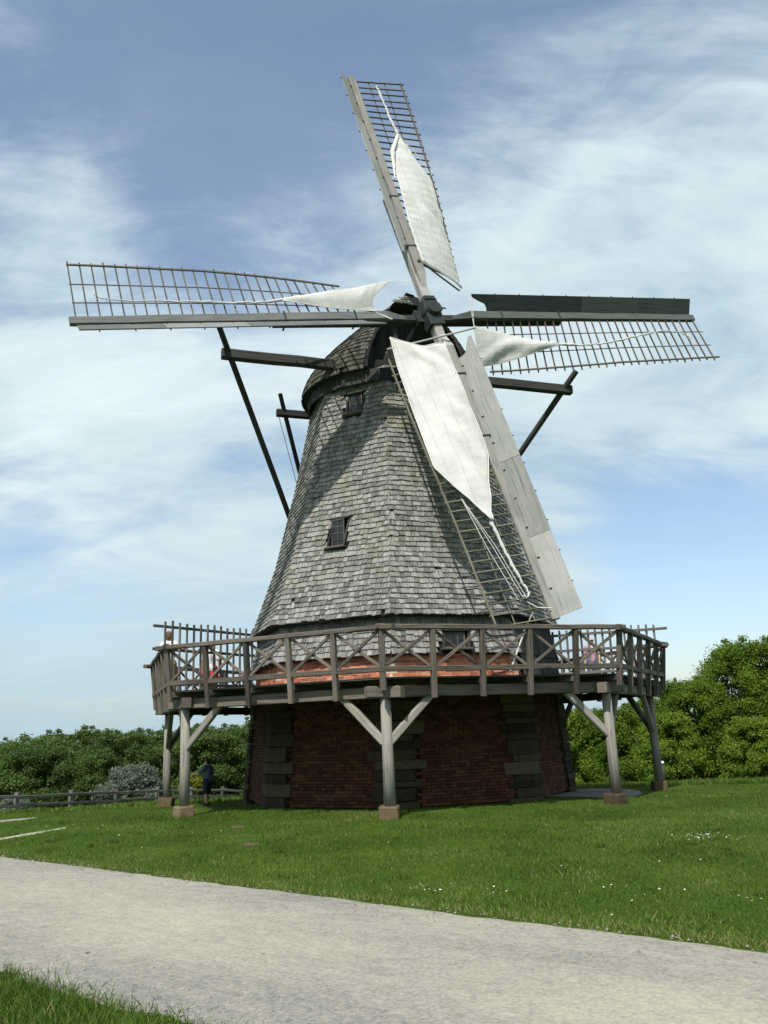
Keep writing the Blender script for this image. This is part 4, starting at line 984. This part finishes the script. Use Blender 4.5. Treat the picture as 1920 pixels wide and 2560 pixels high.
# ------------------------------------------------------------------ trees
def leaf_cloud(lobes, n, size, seed, up=.35):
    r = np.random.default_rng(seed); lobes = np.array(lobes, float); vol = lobes[:, 3]**2.2; idx = r.choice(len(lobes), n, p=vol/vol.sum())
    d = r.normal(size=(n, 3)); d /= np.linalg.norm(d, axis=1)[:, None]
    rad = lobes[idx, 3]*(r.random(n)**.33)*(1+.30*r.normal(size=n).clip(-1.2, 2.0)); sq = np.array([1, 1, .82])
    c = lobes[idx, :3]+d*rad[:, None]*sq
    nrm = d*.55+r.normal(size=(n, 3))*.75+np.array([0, 0, up]); nrm /= np.linalg.norm(nrm, axis=1)[:, None]
    a = np.cross(nrm, r.normal(size=(n, 3))); a /= np.linalg.norm(a, axis=1)[:, None]; b = np.cross(nrm, a)
    s = size*(.6+.8*r.random(n))[:, None]; bend = nrm*s*.18
    Q = np.stack([c-a*s*.5, c-b*s*.30-bend, c+a*s*.5, c+b*s*.30-bend], 1)
    tone = (.5+.17*r.normal(size=n)+.20*r.normal(size=len(lobes))[idx]).clip(0, 1)
    return Q, tone
def tree_lobes(h, rx, n, seed, base=.2, top=1.0, shape='round'):
    r = np.random.default_rng(seed); L = []
    for i in range(n):
        t = r.random()**.8; z = h*(base+(top-base)*t)
        prof = math.sin(math.pi*min(1, max(.06, .12+.80*t)))**.6 if shape == 'round' else (1-t)**.7+.12
        if shape == 'bush': prof = math.cos(t*1.35)**.6
        a = r.random()*2*math.pi; rr = rx*prof*(.35+.65*r.random()**.5); s = rx*(.13+.17*r.random())*(1-.2*t)*(60/max(60, n))**.15*1.15
        z = min(z, h-s*.75)
        L.append((rr*math.cos(a), rr*math.sin(a), max(z, s*.55), s))
    # loose sprays standing out of the crown
    for i in range(n//4):
        a = r.random()*2*math.pi; z = h*(base+.25+(top-base-.2)*r.random()); tt = (z/h-base)/(top-base); prof = math.cos(tt*1.35)**.6 if shape != 'cone' else (1-tt)
        L.append((rx*prof*1.05*math.cos(a), rx*prof*1.05*math.sin(a), min(z*1.04, h*1.02), rx*.09*(.7+.6*r.random())))
    return L
def limb_mesh(lobes, h, tr, seed):
    mb = MB(); r = random.Random(seed); top = h*.72
    tube(mb, [(0, 0, -.4), (r.uniform(-.05, .05), 0, h*.2), (r.uniform(-.15, .15), r.uniform(-.15, .15), h*.45), (r.uniform(-.2, .2), r.uniform(-.2, .2), top)], [tr*1.3, tr, tr*.7, tr*.25], 8)
    for l in lobes[::max(1, len(lobes)//12)]:
        z0 = min(l[2]*.62, h*.6); tube(mb, [(0, 0, z0), (l[0]*.5, l[1]*.5, (z0+l[2])*.5+.1), (l[0], l[1], l[2])], [tr*.45, tr*.28, tr*.08], 6)
    return mb
TREES = {}
def tree_proto(key, h, rx, nl, n, size, seed, mat, shape='round', base=.2, tr=.14):
    lb = tree_lobes(h, rx, nl, seed, base, 1.0, shape); Q, tone = leaf_cloud(lb, n, size, seed+1)
    TREES[key] = (quads_mesh('crown', Q, mat, r=tone), limb_mesh(lb, h, tr, seed).mesh('trunk', M['bark']))
def plant(name, key, x, y, label, cat, group=None, sc=(1, 1, 1), rot=0.0, sink=0.0):
    t = thing(name, label, cat, (x, y, hz(x, y)-sink), group); t.scale = sc; t.rotation_euler = (0, 0, rot)
    c, k = TREES[key]; link('crown', c, t); link('trunk', k, t); return t
tree_proto('w1', 10.5, 3.4, 90, 42000, .185, 11, M['leaf_wood'], base=.12, tr=.2)
tree_proto('w2', 11.5, 3.0, 85, 40000, .18, 21, M['leaf_wood'], base=.15, tr=.2)
tree_proto('w3', 9.5, 3.7, 95, 42000, .185, 31, M['leaf_wood'], base=.1, tr=.2)
tree_proto('w4', 12.0, 2.6, 80, 38000, .175, 41, M['leaf_wood'], base=.15, tr=.2)
tree_proto('b1', 6.6, 2.7, 170, 85000, .112, 51, M['leaf_bright'], base=.05)
tree_proto('b2', 5.4, 2.2, 150, 70000, .108, 61, M['leaf_bright'], base=.04)
tree_proto('b3', 3.6, 1.9, 120, 56000, .105, 71, M['leaf_bright'], 'bush', base=.03, tr=.08)
tree_proto('b4', 4.6, 2.2, 130, 60000, .108, 81, M['leaf_bright'], 'bush', base=.03, tr=.1)
tree_proto('wil', 2.3, 1.75, 60, 22000, .115, 91, M['leaf_willow'], 'bush', base=.03, tr=.08)
tree_proto('yel', 1.5, .8, 22, 5000, .14, 95, M['leaf_yellow'], 'bush', base=.03, tr=.04)
tree_proto('con', 4.4, .9, 40, 9000, .15, 97, M['leaf_wood'], 'cone', base=.08, tr=.1)
ORD = 'first second third fourth fifth sixth seventh eighth ninth tenth eleventh twelfth thirteenth fourteenth fifteenth sixteenth seventeenth eighteenth nineteenth twentieth'.split()
def build_wood():
    r = random.Random(5); grp = 'trees of the wood behind the fence'
    front = [(-40+i*3.1+r.uniform(-.9, .9), 50+r.uniform(-2, 2)) for i in range(20)]
    PH = dict(w1=10.5, w2=11.5, w3=9.5, w4=12.0)
    for i, (x, y) in enumerate(front):
        k = r.choice(list(PH)); s = 8.8*r.uniform(.84, 1.1)/PH[k]*(.92 if x > -4 else 1); w = s*r.uniform(1, 1.2)
        plant('tree', k, x, y, ORD[i]+' tree from the left in the front row of the wood', 'tree', grp, (w, w, s), r.uniform(0, 6.28))
    for yy, ht, sp in ((57, 11.2, 2.6), (64, 11.7, 2.1)):
        x = -50
        while x < 22:
            k = r.choice(list(PH)); s = ht*r.uniform(.88, 1.09)/PH[k]*(.92 if x > -4 else 1); w = s*r.uniform(.95, 1.15)
            plant('tree', k, x+r.uniform(-.5, .5), yy+r.uniform(-2, 2), 'dark green tree of the rear rows showing its crown over the front trees', 'tree', grp, (w, w, s), r.uniform(0, 6.28))
            x += sp
build_wood()
RT_ = [('tree', 'b1', 16.9, 17.2, 'tallest bright green tree at the right edge of the picture', .97, .3), ('tree', 'b2', 13.6, 16.4, 'bright green tree just left of the tallest tree on the right', .86, 1.1),
       ('bush', 'b3', 11.9, 15.2, 'round bright green bush right behind the far right gallery post', .84, 2.0), ('tree', 'b1', 20.5, 18.5, 'bright green tree cut off by the right picture edge behind the tallest tree', .92, 4.0),
       ('bush', 'b4', 10.3, 19.2, 'bushy green tree seen between the two right gallery posts', .80, 3.0), ('bush', 'b3', 8.2, 20.2, 'bush seen just left of the near right gallery post', 1.05, 5.0),
       ('bush', 'b4', 6.1, 21.5, 'bush half hidden behind the right edge of the brick base', .82, .5), ('bush', 'b3', 15.0, 13.4, 'low leafy bush at the foot of the tall trees on the right', .72, 1.4),
       ('bush', 'b3', 17.6, 13.6, 'low leafy bush at the right picture edge in front of the tallest tree', .85, 3.6), ('bush', 'b4', 13.0, 19.5, 'green bush filling the gap behind the two right-hand trees', .9, 2.6),
       ('tree', 'b2', 18.3, 16.0, 'full bright green tree in front of the right picture edge', .98, 5.2)]
for nm, key, x, y, lb, s, rot in RT_: plant(nm, key, x, y, lb, nm, None, (s, s, s), rot)
plant('conifer', 'con', 13.0, 26.0, 'small dark pointed conifer peeking over the bushes between the right posts', 'conifer', None, (1, 1, 1.05), .4)
plant('willow_bush', 'wil', -15.25, 24.0, 'large silvery grey-green willow bush behind the rail fence', 'bush', None, (1.0, 1.0, 1.0), 0)
plant('willow_bush', 'wil', -22.6, 26.0, 'small silvery bush low in front of the wood left of the big willow', 'bush', None, (.55, .55, .55), 1)
plant('yellow_bush', 'yel', -12.0, 24.5, 'small yellow-green bush seen between the two left gallery posts', 'bush', None, (1, 1, .95), 2)
plant('yellow_bush', 'yel', -8.6, 27, 'yellowish bush near the left edge of the brick base behind the fence', 'bush', None, (.8, .8, 1.1), 3)

# ------------------------------------------------------------------ grass blades, daisies, pebbles
def in_path(x, y, m=0.0):
    s = x*PN[0]+y*PN[1]; return (s < FAR+m) & (s > NEAR-m)
def blades(name, n, xr, yr, hmin, hmax, width, keep, seed, xy=None):
    r = np.random.default_rng(seed); x = r.uniform(*xr, n); y = r.uniform(*yr, n)
    if xy: x, y = xy
    k = keep(x, y, r); x, y = x[k], y[k]; n = len(x)
    pat = np.sin(x*1.7+np.sin(y*1.1)*2)*np.sin(y*1.3+x*.4)
    z = hgt(x, y); hh = r.uniform(hmin, hmax, n)*(1+.25*pat); a = r.uniform(0, 2*np.pi, n); w = width*(.6+.8*r.random(n))
    lean = r.normal(size=(n, 2))*.7*hh[:, None]; dx, dy = np.cos(a)*w/2, np.sin(a)*w/2
    b0 = np.stack([x-dx, y-dy, z-.01], 1); b1 = np.stack([x+dx, y+dy, z-.01], 1)
    t1 = np.stack([x+lean[:, 0]+dx*.15, y+lean[:, 1]+dy*.15, z+hh], 1); t0 = np.stack([x+lean[:, 0]-dx*.15, y+lean[:, 1]-dy*.15, z+hh], 1)
    pat2 = np.array([mnoise.noise(Vector((a_*.55, b_*.55, 1.5)))+.6*mnoise.noise(Vector((a_*1.9, b_*1.9, 7.5))) for a_, b_ in zip(np.round(x*4)/4, np.round(y*4)/4)]) if n < 900000 else 0
    tone = (.45+.17*r.normal(size=n)+.06*pat+.55*pat2).clip(0, .93); tone[r.random(n) < .03] = 1.0; ed = np.abs(x*PN[0]+y*PN[1]-FAR); tone[r.random(n) < .55*np.exp(-(ed/.22)**2)] = .97
    for bx, by, br in ((2.05, -14.35, .3), (3.3, -15.0, .16), (-4.2, -11.2, .25), (6.0, -8.2, .5), (-1.0, -6.2, .6)): tone[r.random(n) < .6*np.exp(-((x-bx)**2+((y-by)*.8)**2)/br**2)] = .98
    me = quads_mesh(name, np.stack([b0, b1, t1, t0], 1), M['blade'], r=tone); return link(name, me)
def keep_lawn(x, y, r):
    s = x*PN[0]+y*PN[1]; d = np.hypot(x, y); dc = np.hypot(x, y+25.3)
    ok = (s > FAR-.05+.08*r.normal(size=len(x))) & (d > 4.75); ok &= (np.abs(x) < dc*.52+.5) & (r.random(len(x)) < np.clip(13/dc, .3, 1)**1.3)
    aa = np.degrees(np.arctan2(x, -y)); ok &= ~((d < 6.5) & ((aa > 52) | (aa < -160)))
    return ok
tag(blades('lawn_grass', 620000, (-13, 13), (-19, 5), .008, .042, .013, keep_lawn, 1), kind='stuff')
def tufts():
    r = np.random.default_rng(12); xs, ys = [], []
    for i in range(420):
        cx, cy = r.uniform(-9, 10), r.uniform(-18, -3); k = r.integers(25, 70); s = r.uniform(.04, .13); xs.append(cx+r.normal(size=k)*s); ys.append(cy+r.normal(size=k)*s)
    return np.concatenate(xs), np.concatenate(ys)
TX, TY = tufts()
tag(blades('grass_tufts', len(TX), (0, 1), (0, 1), .03, .07, .012, lambda x, y, r: (TX*PN[0]+TY*PN[1] > FAR+.05) & (np.hypot(TX, TY) > 4.9), 6, (TX, TY)), kind='stuff')
def keep_verge(x, y, r):
    s = x*PN[0]+y*PN[1]; return (s < NEAR+.02+.09*r.normal(size=len(x)))
tag(blades('verge_grass', 110000, (-6.0, 2.0), (-22, -17.0), .03, .11, .011, keep_verge, 2), kind='stuff')
def keep_edge(x, y, r):
    s = x*PN[0]+y*PN[1]; return np.abs(s-FAR-.02) < np.abs(r.normal(size=len(x)))*.09
tag(blades('edge_grass', 260000, (-9, 4), (-19, -8), .02, .07, .011, keep_edge, 4), kind='stuff')
def keep_far(x, y, r):
    dc = np.hypot(x, y+25.3); return (np.abs(x) < dc*.5) & (np.hypot(x, y) > 6.6)
tag(blades('far_grass', 120000, (-26, 24), (2, 30), .08, .17, .035, keep_far, 3), kind='stuff')
def daisies():
    mb = MB(); r = random.Random(3)
    spots = [(4.3, -11.9, .2, 60), (.14, -14.86, .2, 16), (1.03, -15.02, .2, 12), (3.5, -16.0, .22, 20), (-6.5, -6.9, .6, 10), (5.5, -5.0, .5, 14), (2.3, -15.6, .5, 12), (5.0, -9, 2.5, 6), (-2, -10.5, 3.0, 5), (-5, -8.5, 1.3, 10), (3.0, -13.5, 1.5, 6)]
    for cx, cy, s, n in spots:
        for i in range(n):
            x, y = r.gauss(cx, s), r.gauss(cy, s*.7)
            if x*PN[0]+y*PN[1] < FAR+.1: continue
            z = hz(x, y)+r.uniform(.06, .10); rad = r.uniform(.008, .013); tx, ty = r.gauss(0, .3), r.gauss(0, .3)-.2
            ring = [(x+rad*math.cos(a), y+rad*math.sin(a), z+rad*(tx*math.cos(a)-ty*math.sin(a)*-1)) for a in np.linspace(0, 2*math.pi, 8)[:-1]]
            mb.add([(x, y, z+.004)]+ring, [(0, 1+j, 1+(j+1) % 7) for j in range(7)])
    tag(mb.build('daisies', M['petal']), kind='stuff')
daisies()
def pebbles():
    r = np.random.default_rng(9); mb = MB()
    for i in range(9000):
        t = r.uniform(-16, 22); k = r.random(); k = k if r.random() < .8 else .02+.14*r.random(); s = NEAR+(FAR-NEAR)*k; p = PT*t+PN*s
        if np.hypot(p[0], p[1]+25.3) > 22: continue
        z = hz(*p)+.02; a = r.uniform(.006, .02)*(1.6 if r.random() < .04 else 1); rot = r.uniform(0, 6.28); c_, s_ = math.cos(rot), math.sin(rot)
        v = []
        for (x, y, q) in ((1, 0, 0), (.4, .8, 0), (-.7, .6, 0), (-.9, -.4, 0), (.2, -.8, 0), (.1, .05, .7)):
            x *= a*r.uniform(.8, 1.2); y *= a*r.uniform(.8, 1.2); v.append((p[0]+x*c_-y*s_, p[1]+x*s_+y*c_, z-.004+q*a))
        mb.add(v, [(0, 1, 5), (1, 2, 5), (2, 3, 5), (3, 4, 5), (4, 0, 5)])
    tag(mb.build('pebbles', M['pebble']), kind='stuff')
pebbles()
